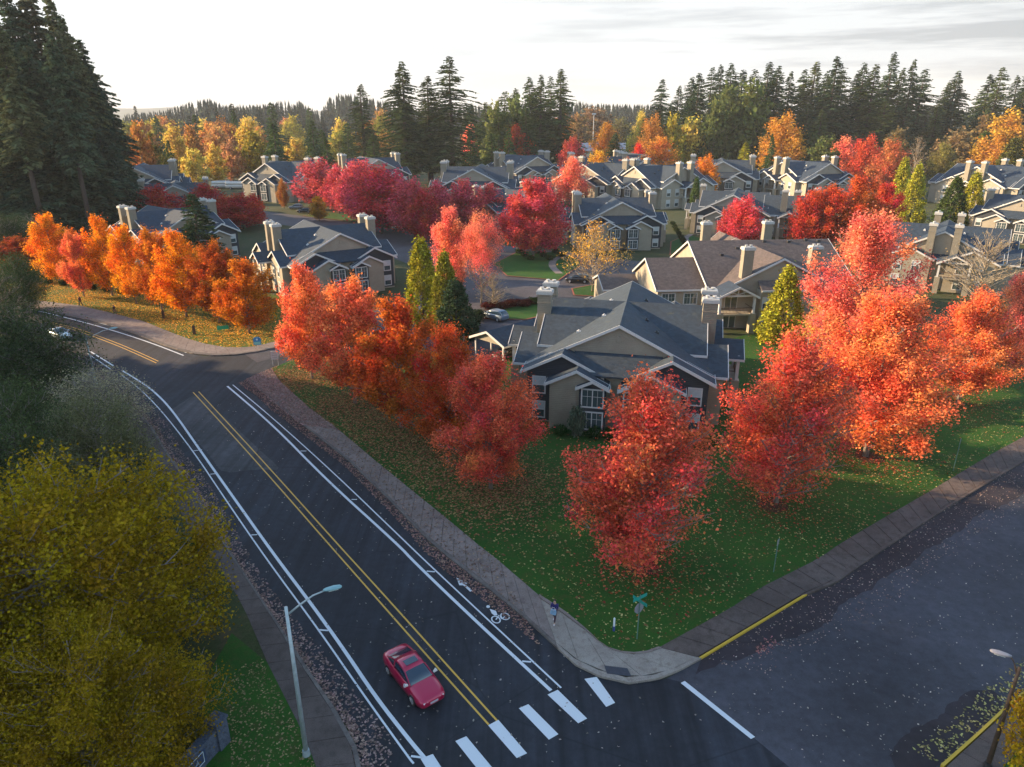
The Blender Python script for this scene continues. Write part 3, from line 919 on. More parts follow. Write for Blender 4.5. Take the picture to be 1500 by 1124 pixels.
for (u, vt, w, Y, c, lb) in [(984, 168, 34, 370, (.40, .30, .05), "olive gold tree at the left foot of the fir stand"), (1010, 172, 40, 380, YEL, "yellow tree in front of the left end of the fir stand"), (1062, 128, 60, 385, (.13, .15, .05), "tall light green tree before the fir stand"),
                             (1098, 120, 66, 390, (.15, .17, .05), "broad light green tree before the fir stand"), (1046, 150, 44, 375, (.12, .14, .045), "small light green tree before the fir stand"), (756, 140, 50, 400, (.13, .155, .05), "light green tree at the foot of the middle fir clump"),
                             (726, 150, 40, 400, (.17, .18, .05), "yellow green tree left of the middle fir clump"), (1204, 200, 40, 300, (.13, .15, .05), "light green tree behind the coral group"), (1310, 190, 44, 330, (.20, .14, .07), "brownish tree under the right firs"),
                             (1400, 190, 60, 360, (.26, .17, .09), "brown bare looking tree under the far right firs"), (1440, 170, 60, 380, (.22, .14, .07), "russet tree under the far right firs")]:
    T('far', 'leafy_tree', 'tree', lb, u, vt, w, c, Y=Y, group="leafy trees before the fir stands")
# mixed woodland behind the far houses, left and middle
ga, gcn = "autumn trees in the wood beyond the houses", "conifers in the wood beyond the houses"
rr = random.Random(5)
pal = [GOLD, YEL, RUST, (.56, .30, .05), (.44, .33, .06), (.62, .24, .07), (.24, .22, .05), (.58, .22, .12)]
for (u, vt, w, Y, c) in [(206, 180, 34, 300, RUST), (222, 196, 34, 310, (.16, .12, .03)), (256, 182, 32, 360, GOLD), (282, 184, 34, 380, (.45, .18, .06)), (286, 218, 34, 320, YEL), (316, 212, 30, 330, GOLD),
                         (320, 184, 38, 400, (.50, .22, .10)), (338, 206, 34, 340, (.50, .22, .12)), (364, 174, 36, 380, GOLD), (372, 192, 48, 350, (.32, .22, .035)), (436, 202, 34, 370, GOLD), (500, 176, 30, 500, YEL),
                         (560, 160, 34, 500, (.42, .20, .08)), (566, 190, 30, 420, (.35, .18, .06)), (688, 184, 22, 440, PINK), (246, 230, 30, 300, (.24, .17, .03)), (870, 158, 70, 700, (.26, .14, .08)), (848, 168, 40, 640, (.28, .15, .06)), (910, 172, 34, 620, (.16, .14, .06))]:
    T('far', 'autumn_tree', 'tree', "autumn coloured tree in the mixed wood beyond the houses", u, vt, w, c, Y=Y, group=ga)
for i in range(34):
    u = rr.uniform(188, 560)
    Y = rr.uniform(400, 800)
    T('far', 'autumn_tree', 'tree', "autumn coloured tree in the mixed wood beyond the houses", u, rr.uniform(170, 200), rr.uniform(22, 38), rr.choice(pal), Y=Y, group=ga)
for (u, vt, w, Y) in [(404, 180, 44, 330), (460, 176, 34, 400), (474, 190, 36, 370), (510, 180, 32, 420), (540, 186, 34, 400), (400, 150, 34, 560), (346, 162, 30, 480), (290, 168, 34, 520), (232, 170, 26, 560), (455, 158, 26, 640), (250, 206, 30, 330),
                      (548, 196, 40, 360), (480, 205, 36, 350), (690, 190, 34, 360), (720, 196, 34, 350), (745, 190, 30, 380), (900, 196, 40, 430), (926, 190, 34, 440), (990, 186, 34, 420), (1030, 190, 36, 390), (1128, 196, 24, 330), (1190, 192, 28, 380), (1250, 196, 30, 390)]:
    T('spruce', 'spruce', 'tree', "green conifer in the mixed wood beyond the houses", u, vt, w, MGREEN, Y=Y, group=gcn)
for i in range(26):
    u = rr.uniform(190, 600)
    T('farfir', 'far_fir', 'tree', "distant conifer in the mixed wood beyond the houses", u, rr.uniform(150, 178), rr.uniform(14, 24), (.035, .05, .03), Y=rr.uniform(620, 950), group="distant conifers in the wood beyond the houses")

# far-off wood that reads as one mass along the horizon
def far_wood(name, us, Y0, Y1, vtop, n, seed, w=(8, 14), col=(.035, .05, .035), base=0.0):
    rs = np.random.default_rng(seed)
    quads, cl = [], []
    for i in range(n):
        f = rs.random()
        u = us[0] + (us[1] - us[0]) * f
        Y = Y0 + (Y1 - Y0) * rs.random()
        vt = np.interp(u, [p[0] for p in vtop], [p[1] for p in vtop]) + abs(rs.normal()) * 7
        h = max(6, height_at(vt, Y))
        X = col_x(u, Y, h * .7)
        wd = h * (.15 + .1 * rs.random())
        c1 = rs.random()
        for k in range(9):
            t = k / 9
            r = wd * (1 - t) ** .8 + .4
            for q in range(5):
                az = rs.random() * 6.28
                d = np.array([math.cos(az), math.sin(az), 0])
                s = np.array([-math.sin(az), math.cos(az), 0])
                z = base + h * (.06 + .94 * t)
                c = np.array([X, Y, z])
                tip = c + d * r * (.7 + .5 * rs.random()) + np.array([0, 0, -h * .05])
                quads.append((c + np.array([0, 0, h * .10]), c + s * r * .5, tip, c - s * r * .5))
                cl.append(c1)
    me = quad_mesh(name, np.array(quads, dtype=np.float32), M['needle'], rs.random(len(quads)), cl)
    o = link(name, me)
    o.color = (*col, 1)
    return tag(o, kind='stuff')


tag(far_wood("far_wood", (180, 470), 950, 1300, [(180, 165), (240, 160), (285, 146), (310, 142), (330, 152), (372, 152), (396, 150), (410, 146), (440, 146), (456, 156), (470, 160)], 420, 1), "hazy dark conifer wood along the left horizon", "wood")
tag(far_wood("far_wood", (470, 720), 950, 1400, [(470, 160), (484, 140), (498, 134), (520, 136), (545, 142), (580, 150), (620, 156), (690, 154), (720, 150)], 360, 2), "hazy dark conifer wood on the horizon behind the fir trio", "wood")
tag(far_wood("far_wood", (820, 970), 1000, 1500, [(820, 150), (845, 146), (870, 150), (960, 152)], 260, 3), "hazy dark conifer wood on the horizon behind the blue roofed hall", "wood")
tag(far_wood("far_wood", (1340, 1560), 900, 1300, [(1340, 150), (1420, 158), (1560, 150)], 260, 4), "hazy dark conifer wood on the horizon at the right", "wood")
# ---------------------------------------------------------------- houses
WIN = {}


def window(parent, x, y, z, w, h, face, style='double'):
    """white framed window; face: outward direction of the wall in degrees (-90 looks to -y)"""
    key = (w, h, style)
    if key not in WIN:
        f = MB()
        b = .13
        f.box(-w / 2 - b, -w / 2, -.07, .05, -b, h + b)
        f.box(w / 2, w / 2 + b, -.07, .05, -b, h + b)
        f.box(-w / 2, w / 2, -.07, .05, h, h + b)
        f.box(-w / 2, w / 2, -.07, .05, -b, 0)
        if style == 'double':
            f.box(-w / 2, w / 2, -.045, .05, h * .48, h * .48 + .07)
        else:
            f.box(-.05, .05, -.05, .05, 0, h)
            for s in (-1, 1):
                f.box(s * w / 4 - .015, s * w / 4 + .015, -.03, .05, 0, h)
            f.box(-w / 2, -.05, -.028, .05, h * .6, h * .6 + .03)
            f.box(.05, w / 2, -.028, .05, h * .6, h * .6 + .03)
        p = MB()
        p.box(-w / 2, w / 2, -.012, .04, 0, h * .48, 0)
        p.box(-w / 2, w / 2, -.013, .041, h * .48, h, 1 if style == 'double' else 0)
        WIN[key] = (f.mesh("window_frame", M['trim']), p.mesh("window_pane", [M['glass'], M['blind']]))
    o = link("window", WIN[key][0], parent)
    o.location = (x, y, z)
    o.rotation_euler = (0, 0, R(face + 90))
    link("pane", WIN[key][1], o)
    return o


def gable(W, RF, TR, x0, x1, y0, y1, ze, sl, axis, ohe=.5, ohg=.42, lift=0.0, walls=True, wi=0, wz0=0.0, fascia=(True, True), t=.17):
    """gabled block: pentagon walls, roof slabs with overhang, white fascia on rakes and eaves"""
    if axis == 'y':
        a0, a1, b0, b1 = x0, x1, y0, y1
    else:
        a0, a1, b0, b1 = y0, y1, x0, x1
    c, hf = (a0 + a1) / 2, (a1 - a0) / 2
    zr = ze + sl * hf
    if walls:
        W.prism([(a0, wz0), (a1, wz0), (a1, ze), (c, zr), (a0, ze)], b0, b1, axis, wi)
    he = hf + ohe
    zb = ze - sl * ohe + lift + .01
    zt = zr + lift + .01
    RF.prism([(c - he, zb), (c, zt), (c + he, zb), (c + he, zb + t), (c, zt + t), (c - he, zb + t)], b0 - ohg, b1 + ohg, axis)
    for k, (b, s) in enumerate(((b0 - ohg, -1), (b1 + ohg, 1))):
        if fascia[k]:
            e0, e1 = (b - .07, b) if s < 0 else (b, b + .07)
            TR.prism([(c - he - .06, zb - .12), (c, zt - .10), (c + he + .06, zb - .12), (c + he + .06, zb + t + .03), (c, zt + t + .03), (c - he - .06, zb + t + .03)], e0, e1, axis)
    for s in (-1, 1):
        lo, hi = (c - he - .06, c - he) if s < 0 else (c + he, c + he + .06)
        if axis == 'y':
            TR.box(lo, hi, b0 - ohg, b1 + ohg, zb - .10, zb + t - .02)
        else:
            TR.box(b0 - ohg, b1 + ohg, lo, hi, zb - .10, zb + t - .02)
    return zr


CHM = {}


def chimney(parent, x, y, top, z0=0.0, w=1.5, d=1.15):
    k = (top, z0, w, d)
    if k not in CHM:
        a = MB().box(-w / 2, w / 2, -d / 2, d / 2, z0, top - .35)
        a.box(-w / 2 - .04, w / 2 + .04, -d / 2 - .04, d / 2 + .04, top - 1.35, top - 1.25)
        b = MB()
        b.box(-w / 2 - .14, w / 2 + .14, -d / 2 - .14, d / 2 + .14, top - .35, top)
        b.box(-w / 2 - .06, w / 2 + .06, -d / 2 - .06, d / 2 + .06, top, top + .10)
        for s in (-1, 1):
            b.tube([(s * w * .24, 0, top + .10), (s * w * .24, 0, top + .30)], .16, 8)
            b.tube([(s * w * .24, 0, top + .30), (s * w * .24, 0, top + .36)], .24, 8)
        CHM[k] = (a.mesh("chimney_stack", M['stack']), b.mesh("chimney_cap", M['cap']))
    o = link("chimney", CHM[k][0], parent)
    o.location = (x, y, 0)
    link("chimney_cap", CHM[k][1], o)
    return o


def porch(parent, x, y, face, half=2.4, depth=3.6, ze=5.5, sl=.5, balcony=True):
    """gabled two storey porch; local frame: opening looks to -y, back wall at y=0"""
    o = link("porch", None, parent)
    o.location = (x, y, 0)
    o.rotation_euler = (0, 0, R(face + 90))
    W, RF, TR = MB(), MB(), MB()
    gable(W, RF, TR, -half, half, -depth, 1.2, ze, sl, 'y', .45, .35, walls=False, fascia=(True, False))
    RF.obj("porch_roof", M['roof'], o)
    zr = ze + sl * half
    for s in (-1, 1):
        TR.box(s * half - .16 - .05 * s, s * half + .16 - .05 * s, -depth + .02, -depth + .34, 2.9 if balcony else 0, ze)
    TR.box(-half, half, -depth + .06, -depth + .28, ze - .05, ze + .2)
    # truss
    TR.box(-.07, .07, -depth + .1, -depth + .22, ze + .2, zr)
    for s in (-1, 1):
        TR.tube([(0, -depth + .16, ze + .25), (s * half * .5, -depth + .16, ze + sl * half * .5)], .07, 4)
        TR.tube([(s * .9, -depth + .16, ze + .25), (s * half * .28, -depth + .16, ze + sl * half * .7)], .06, 4)
    TR.obj("truss_frame", M['trim'], o)
    for s in (-1, 1):
        p = MB().box(-.42, .42, -.42, .42, 0, 2.95 if balcony else 3.2)
        q = p.obj("pier", M['tan'], o)
        q.location = (s * (half - .1), -depth + .3, 0)
    if balcony:
        B = MB()
        B.box(-half + .3, half - .3, -depth + .05, -.02, 2.62, 2.88)
        B.obj("balcony_floor", M['tan'], o)
        r = MB()
        r.box(-half + .25, half - .25, -depth + .12, -depth + .2, 3.75, 3.85)
        r.box(-half + .25, half - .25, -depth + .12, -depth + .2, 2.98, 3.06)
        n = 22
        for k in range(n + 1):
            xx = -half + .3 + (2 * half - .6) * k / n
            r.box(xx - .02, xx + .02, -depth + .14, -depth + .18, 3.06, 3.75)
        for s in (-1, 1):
            r.box(s * (half - .35) - .03, s * (half - .35) + .03, -depth + .2, -.05, 3.76, 3.84)
        r.obj("railing", M['wood'], o)
    for z in ((0.15, 3.0) if balcony else (.15,)):
        d = MB()
        for a in (-1, 0, 1):
            d.box(a * .95 - .05, a * .95 + .05, -.09, 0, z, z + 2.1)
        d.box(-1.0, 1.0, -.09, 0, z + 2.1, z + 2.2)
        dd = d.obj("patio_door", M['trim'], o)
        MB().box(-.95, .95, -.05, -.01, z, z + 2.1).obj("pane", M['glass'], dd)
    return o


def house_block(name, label, X, Y, rz, group, porch_y=12.0, sides=(True, True), front_porch=None, chim=((-8.95, 10.0), (-8.95, 14.0), (8.95, 10.0), (8.95, 14.0)), wide=9.0, ext=None):
    """cross gabled apartment block, front looks to -y; front wall about y=0.4, depth 24 m"""
    root = thing(name, label, "apartment house", (X, Y, 0), R(rz), group)
    W, RF, TR = MB(), MB(), MB()
    sl = .5
    w = wide
    W.box(-w, w, .4, 23.6, 0, 5.74)
    gable(W, RF, TR, -w, w, 2.3, 21.7, 5.8, sl, 'y', .6, .42, lift=.03, wz0=5.0)
    zA = 5.8 + sl * w
    gable(W, RF, TR, -8.4, 8.4, 5.5, 18.5, zA - .5 * 6.5 - .03, sl, 'x', .45, .4, wz0=5.0)
    for s in (-1, 1):
        for cy in (7.0, 17.0):
            a, b = sorted((s * 5.8, s * 10.5))
            gable(W, RF, TR, a, b, cy - 3.75, cy + 3.75, 5.62, sl * .98, 'x', .5, .4, wz0=0, fascia=(s < 0, s > 0))
    for m in (0, 1):
        SL = MB()
        T_ = [MB() for _ in range(4)]
        w0, r0, t0, s0 = T_
        for s in (-1, 1):
            c = s * 5.4
            a, b = c - 3.6, c + 3.6
            gable(s0, r0, t0, a, b, .36, 1.9, 5.79, sl, 'y', .6 if True else 0, .42, wz0=5.2, lift=-.0)
            # slate side panel with the narrow windows
            p0, p1 = sorted((s * 6.42, s * (w - .02)))
            s0.box(p0, p1, .33, .5, 0.3, 5.2)
            c = s * 3.7
            gable(w0, r0, t0, c - 2.7, c + 2.7, -1.2, 1.5, 5.15, sl, 'y', .45, .4)
            c = s * 2.05
            gable(s0, r0, t0, c - 1.32, c + 1.32, -1.55, -1.0, 4.98, sl, 'y', .32, .3, wz0=.3)
        # shed roof over the middle
        r0.add([(-4.4, 2.2, 7.45), (4.4, 2.2, 7.45), (4.4, -.5, 5.9), (-4.4, -.5, 5.9), (-4.4, 2.2, 7.28), (4.4, 2.2, 7.28), (4.4, -.5, 5.73), (-4.4, -.5, 5.73)],
               [(0, 1, 2, 3), (7, 6, 5, 4), (0, 3, 7, 4), (1, 5, 6, 2), (3, 2, 6, 7), (0, 4, 5, 1)])
        w0.box(-.18, .18, 2.18, 2.3, 8.6, 9.2)
        mt = Matrix.Identity(4) if m == 0 else (Matrix.Translation((0, 24, 0)) @ Matrix.Rotation(math.pi, 4, 'Z'))
        for src, dst in zip(T_, (W, RF, TR, SL)):
            dst.add(src.v, src.f, mat=mt)
        SL.obj("slate_wall", M['slate'], root)
        for s in (-1, 1):
            for (wx, wy, wz, ww, wh, st) in ((s * 7.75, .33, 3.35, 1.15, 1.65, 'double'), (s * 7.75, .33, .65, 1.15, 1.65, 'double'),
                                             (s * 2.05, -1.55, 3.0, 2.0, 1.75, 'wide'), (s * 2.05, -1.55, .6, 2.0, 1.75, 'wide')):
                if m == 0:
                    window(root, wx, wy, wz, ww, wh, -90, st)
                else:
                    window(root, -wx, 24 - wy, wz, ww, wh, 90, st)
    if ext:
        gable(W, RF, TR, *ext, 5.9, .58, 'x', .5, .4, lift=-.05)
        for z in (.65, 3.35):
            window(root, 18.6, ext[2], z, 1.15, 1.65, -90)
            window(root, 10.2, ext[2], z, 1.15, 1.65, -90)
    W.obj("wall", M['tan'], root)
    RF.obj("roof", M['roof'], root)
    TR.obj("roof_trim", M['trim'], root)
    for s in (-1, 1):
        for cy in (7.0, 17.0):
            for z in (.65, 3.35):
                for dy in (-1.5, 1.5):
                    window(root, s * 10.5, cy + dy, z, 1.15, 1.65, 180 if s < 0 else 0)
        if sides[(s + 1) // 2]:
            porch(root, s * 9.0, porch_y, 180 if s < 0 else 0)
    if front_porch is not None:
        porch(root, front_porch[0], front_porch[1], -90)
    for (x, y) in chim:
        chimney(root, x, y, 11.7)
    for (x, y) in ((-2.2, 9.0), (-3.1, 11.2), (2.4, 8.6), (3.6, 6.2), (-4.6, 6.4), (5.2, 15.2), (2.0, 16.5), (-2.0, 15.5)):
        z = zA - .5 * abs(x) + .2 + .0
        v = MB().box(-.22, .22, -.2, .2, -.25, .14)
        v.tube([(0, 0, .14), (0, 0, .28)], .09, 6)
        o = v.obj("roof_vent", M['dark'] if x > 0 else M['trim'], root)
        o.location = (x, y, z)
    return root


# the nearest block, and copies of the same design standing round the estate
def kill(o):
    pass


GH = "apartment houses of the estate"
H1 = house_block("apartment_house", "nearest apartment house with dark slate front panels and two chimneys at each end", 10.25, 65.2, -12.6, GH)
H4 = house_block("apartment_house", "house with two sunlit cream chimneys above a white trussed porch, at the right", 92.5, 128.5, 58, GH, porch_y=9.4)


def place_house(src, label, X, Y, rz, s=1.0):
    c = copy_tree(src)
    s = s * (1.27 if Y > 215 else 1.0)
    c.location = (X, Y, 0)
    c.rotation_euler = (0, 0, R(rz))
    c.scale = (s, s, s)
    c['label'] = label
    return c


place_house(H1, "house with a sunlit cream gable and grey wall behind the orange maples", -29.2, 123.5, 33)
place_house(H1, "house facing the golden tree, grey gable with blue green front windows", 26.1, 167.3, 4.0, 1.03)
H6 = house_block("apartment_house", "house with red tree before its front windows, beside the green lawn", 57.0, 186.5, -20, GH, chim=((-8.95, 14.0), (12.6, 4.6), (15.6, 4.6), (20.4, 12.0)), front_porch=(14.2, 3.4), sides=(True, False), ext=(8.0, 20.2, 3.4, 17.0))
place_house(H1, "house with a bright sunlit gable to its left and a trussed porch with twin chimneys", 40.0, 252, -60)
place_house(H1, "house behind the dark fir, its small cream gable end just above the orange trees", -67, 152, 50)
place_house(H1, "shaded house with a grey gable beside the tall firs at the left", -99, 212, 22)
place_house(H1, "farthest shaded house beside the tall firs at the left", -128, 246, 18)
place_house(H1, "house with a small grey gable hidden behind the crimson trees", 6, 196, 42)
place_house(H1, "house with a brown roof and wide grey gable behind the crimson row", -13, 238, -4)
place_house(H1, "house with a sunlit white gable left of twin chimneys in the far middle", 24, 262, -40)
place_house(H1, "far house at left with a lit cream gable end under the fir trio", -52, 292, 28)
place_house(H1, "far house with two sunlit chimneys under the bright red tree", 12, 310, 30)
place_house(H1, "far house with a grey gable under the rust tree", 38, 300, 6)
place_house(H1, "far house behind the pink tree with small white chimneys", 62, 318, 14)
place_house(H1, "house with wide brown gable behind the half orange tree", 80, 278, -14)
place_house(H1, "house with truss porch and twin chimneys under the tall orange tree", 118, 268, 20)
place_house(H1, "house with blue roof and twin chimneys right of the twin cypresses", 125, 178, -48)
place_house(H1, "house with a dark porch at the right edge, behind the wide cypress", 140, 150, -40)
place_house(H1, "far roof behind the crimson tree at the carports", -92, 268, -30)
place_house(H1, "far right house beyond the golden peach tree", 178, 246, 30)

# the large brown roofed block behind the nearest house
H3 = thing("apartment_house", "large brown roofed block with a low left wing, behind the nearest house", "apartment house", (39.6, 101.6, 0), R(5), GH)
W, RF, TR = MB(), MB(), MB()
gable(W, RF, TR, -9.2, 9.2, .6, 18, 5.7, .5, 'y', .6, .45, lift=.02)
gable(W, RF, TR, -10, 12.5, 2.0, 23.0, 5.72, .5, 'x', .55, .4)
gable(W, RF, TR, -17.5, -9.2, 3.4, 16.6, 5.6, .49, 'x', .5, .4)
gable(W, RF, TR, -3.4, 3.4, 14, 26, 7.2, .9, 'y', .4, .3)
gable(W, RF, TR, -23.5, -16.8, 13, 21, 3.4, .35, 'x', .4, .3)
RF.add([(-3.6, .2, 7.3), (8.6, .2, 7.3), (8.6, -1.6, 6.2), (-3.6, -1.6, 6.2), (-3.6, .2, 7.15), (8.6, .2, 7.15), (8.6, -1.6, 6.05), (-3.6, -1.6, 6.05)],
       [(0, 1, 2, 3), (7, 6, 5, 4), (0, 3, 7, 4), (1, 5, 6, 2), (3, 2, 6, 7), (0, 4, 5, 1)])
W.box(-3.4, 8.4, -1.1, .65, 0, 6.1)
TR.box(-3.6, 8.6, -1.68, -1.6, 5.98, 6.24)
W.obj("wall", M['tan'], H3)
RF.obj("roof", M['roofbrown'], H3)
TR.obj("roof_trim", M['trim'], H3)
for (x, y) in ((-5.2, 1.2), (5.0, 1.2), (-3.6, 23.4), (7.5, 23.4)):
    chimney(H3, x, y, 12.0 if y < 10 else 12.4)
porch(H3, -7.2, .6, -90, half=2.6, depth=2.6)
for x in (-2.4, 2.2, 6.4):
    for z in (.65, 3.4):
        window(H3, x, -1.1, z, 1.3, 1.6, -90)
for x in (-15.8, -12.4):
    window(H3, x, 3.4, 3.2, 1.9, 1.6, -90, 'wide')
for (x, y) in ((-6, 9), (-3, 10.5), (2, 12), (6, 11.8), (9, 12.2), (11, 11.9)):
    v = MB().box(-.25, .25, -.2, .2, -.1, .3).obj("roof_vent", M['dark'], H3)
    v.location = (x, y, 5.72 + .5 * (10.5 - abs(y - 12.5)) + .15)


# carports
def carport(label, X, Y, rz, bays, group="open carports of the estate", lit=True):
    o = thing("carport", label, "carport", (X, Y, 0), R(rz), group)
    W, RF, TR = MB(), MB(), MB()
    L_ = bays * 3.0
    gable(W, RF, TR, -2.9, 2.9, 0, L_, 2.55, .42, 'y', .35, .3, walls=False)
    W.prism([(-2.9, 2.45), (2.9, 2.45), (0, 2.5 + .42 * 2.9)], .05, .15)
    MB().prism([(-2.9, 2.45), (2.9, 2.45), (0, 2.5 + .42 * 2.9)], L_ - .15, L_ - .05).obj("gable_board", M['tan'], o)
    W.obj("gable_board", M['tan'], o)
    RF.obj("roof", M['roof'], o)
    TR.obj("roof_trim", M['trim'], o)
    for k in range(bays + 1):
        for s in (-1, 1):
            p = MB().box(-.09, .09, -.09, .09, 0, 2.6).obj("post", M['trim'], o)
            p.location = (s * 2.6, min(max(k * 3.0, .2), L_ - .2), 0)
    return o


carport("brown roofed carport with sunlit cream posts beside the nearest house", -3.1, 87.1, -45, 4)
carport("long blue grey roofed carport row with white posts at the far left", -86, 236, 66, 7)

# blue roofed hall and light masts in the distance
o = thing("hall", "distant hall with a blue roof and cream walls among autumn trees", "hall", (64, 520, 0), R(-8))
W, RF, TR = MB(), MB(), MB()
gable(W, RF, TR, -15, 15, 0, 20, 6.5, .45, 'x', .8, .6)
W.obj("wall", simple("cream_wall", (.62, .56, .42), .8, var=.1), o)
RF.obj("roof", simple("blue_metal_roof", (.10, .14, .22), .5, var=.15), o)
TR.obj("roof_trim", M['trim'], o)
for lb, X, Y, h in (("pale light mast behind the blue roofed hall", 61, 560, 30), ("pale light mast right of the blue roofed hall", 92, 540, 24)):
    t = thing("light_mast", lb, "light mast", (X, Y, 0))
    MB().tube([(0, 0, 0), (0, 0, h)], [.32, .2], 8).obj("pole", M['trim'], t)
    MB().box(-1.5, 1.5, -.3, .3, h, h + 1.0).obj("lamp_head", M['trim'], t)
o = thing("building", "far pale building glimpsed between firs at the right", "building", (250, 420, 0), R(20))
W, RF, TR = MB(), MB(), MB()
gable(W, RF, TR, -14, 14, 0, 14, 9, .3, 'x', .6, .5)
W.obj("wall", simple("pale_render", (.55, .47, .36), .8, var=.1), o)
RF.obj("roof", M['roof'], o)
TR.obj("roof_trim", M['trim'], o)
# ---------------------------------------------------------------- ground, roads, pavements
def P(pts, z=0.0):
    return [G(u, v, z) for u, v in pts]


def struct(o):
    return tag(o, kind='structure')


def resample(pts, n):
    pts = np.array(pts, float)
    d = np.r_[0, np.cumsum(np.linalg.norm(np.diff(pts, axis=0), axis=1))]
    t = np.linspace(0, d[-1], n)
    return np.stack([np.interp(t, d, pts[:, 0]), np.interp(t, d, pts[:, 1])], 1)


def smooth_line(pts, it=2):
    pts = [np.array(p, float) for p in pts]
    for _ in range(it):
        q = [pts[0]]
        for a, b in zip(pts[:-1], pts[1:]):
            q += [a * .75 + b * .25, a * .25 + b * .75]
        q.append(pts[-1])
        pts = q
    return [tuple(p) for p in pts]


g = MB()
n = 40
xs = np.concatenate([np.linspace(-9000, -400, 10), np.linspace(-350, 350, 20), np.linspace(400, 9000, 10)])
ys = np.concatenate([np.linspace(-300, 600, 20), np.linspace(700, 12000, 14)])
for y in ys:
    for x in xs:
        g.v.append((x, y, -.02))
nx = len(xs)
for j in range(len(ys) - 1):
    for i in range(nx - 1):
        g.f.append((j * nx + i, j * nx + i + 1, (j + 1) * nx + i + 1, (j + 1) * nx + i))
        g.m.append(0)
struct(g.obj("ground", M['wild'], fix=False))

KERB_R = [(362, 556), (385, 575), (405, 594), (445, 625), (507, 673), (571, 735), (632, 799), (705, 856), (774, 912), (817, 952), (843, 976), (878, 993), (921, 1003), (950, 999), (976, 994), (1003, 980), (1027, 967)]
GRASS_R = [(398, 541), (410, 560), (453, 599), (496, 631), (549, 676), (608, 724), (661, 767), (699, 799), (731, 824), (790, 875), (827, 899), (859, 925), (884, 949), (905, 957), (924, 960), (950, 957), (965, 951)]
KERB_S = [(1027, 967), (1182, 873), (1223, 856), (1287, 811), (1340, 776), (1394, 741), (1447, 709), (1500, 677), (1640, 594)]
GRASS_S = [(965, 951), (1067, 895), (1120, 860), (1200, 820), (1228, 800), (1287, 765), (1356, 725), (1412, 691), (1452, 667), (1500, 641), (1640, 566)]
KERB_L = [(60, 505), (110, 528), (150, 556), (190, 592), (224, 627), (245, 664), (280, 712), (320, 781), (352, 832), (400, 903), (456, 989), (493, 1043), (520, 1080), (528, 1130), (560, 1260)]
GRASS_L = [(40, 512), (92, 540), (130, 570), (168, 608), (200, 645), (221, 677), (253, 731), (288, 792), (326, 840), (357, 891), (392, 973), (424, 1037), (445, 1077), (465, 1130), (500, 1260)]
KERB_F = [(-60, 428), (20, 447), (60, 456), (110, 466), (150, 474), (200, 491), (240, 507), (275, 518), (300, 522), (335, 522), (375, 517), (410, 509), (470, 496)]
GRASS_F = [(-60, 418), (22, 438), (70, 443), (118, 449), (169, 461), (211, 472), (250, 488), (280, 499), (301, 505), (336, 511), (373, 509), (405, 501), (460, 489)]

# main road: one sheet from behind the camera to the bend
road = MB()
left = P(KERB_L)
right = P(KERB_R)
top = P(KERB_F)
poly = [(-150, 124), (-150, 142)] + top[0:1] + top[1:] + P([(480, 512), (440, 522)]) + right + P([(1000, 1000), (1104, 1081), (1200, 1160), (1330, 1300)]) + list(reversed(left)) + [(-110, 112)]
bm = bmesh.new()


def sheet(name, pts, z, mat, parent=None):
    bm = bmesh.new()
    vs = [bm.verts.new((x, y, z)) for x, y in pts]
    f = bm.faces.new(vs)
    if f.normal.z < 0:
        f.normal_flip()
    bmesh.ops.triangulate(bm, faces=[f])
    bmesh.ops.recalc_face_normals(bm, faces=bm.faces)
    for f in bm.faces:
        if f.normal.z < 0:
            f.normal_flip()
    me = bpy.data.meshes.new(name)
    bm.to_mesh(me)
    bm.free()
    me.materials.append(mat)
    return link(name, me, parent)


ROAD = struct(sheet("main_road", poly, 0.004, M['road']))
STREET = struct(sheet("side_street", P(KERB_R[-3:-1]) + P(KERB_S) + P([(1800, 760), (1640, 905), (1471, 1037), (1377, 1123), (1290, 1200), (1330, 1300), (1200, 1160), (1104, 1081), (1000, 1000)]), 0.006, M['street']))
LOT = struct(sheet("car_park", [(-33, 86), (-28, 93), (-16, 100), (-12, 92), (-6, 86), (2, 84), (30, 118), (22, 134), (34, 150), (16, 160), (-6, 176), (-40, 205), (-60, 222), (-100, 252), (-112, 244), (-74, 214), (-46, 190), (-34, 168), (-14, 138), (-20, 116), (-29, 100), (-38, 92)], 0.012, M['lot']))


def wobble(pts, amp, seed, n=60):
    r = np.random.default_rng(seed)
    q = resample(pts, n)
    return [tuple(p + r.normal(size=2) * amp) for p in q]


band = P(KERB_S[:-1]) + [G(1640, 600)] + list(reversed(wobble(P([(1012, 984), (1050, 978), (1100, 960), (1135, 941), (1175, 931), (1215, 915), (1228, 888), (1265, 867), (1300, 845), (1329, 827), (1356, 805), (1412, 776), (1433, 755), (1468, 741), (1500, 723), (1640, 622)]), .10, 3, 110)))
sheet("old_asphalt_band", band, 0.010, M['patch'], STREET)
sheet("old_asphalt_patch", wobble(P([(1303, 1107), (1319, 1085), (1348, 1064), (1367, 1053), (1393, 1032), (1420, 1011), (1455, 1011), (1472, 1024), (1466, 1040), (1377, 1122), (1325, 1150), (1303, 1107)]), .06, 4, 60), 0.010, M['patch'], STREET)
sheet("patched_asphalt", wobble(P([(252, 600), (288, 576), (345, 626), (414, 690), (380, 687), (327, 694), (252, 600)]), .02, 5, 40), 0.008, M['patchy'], ROAD)


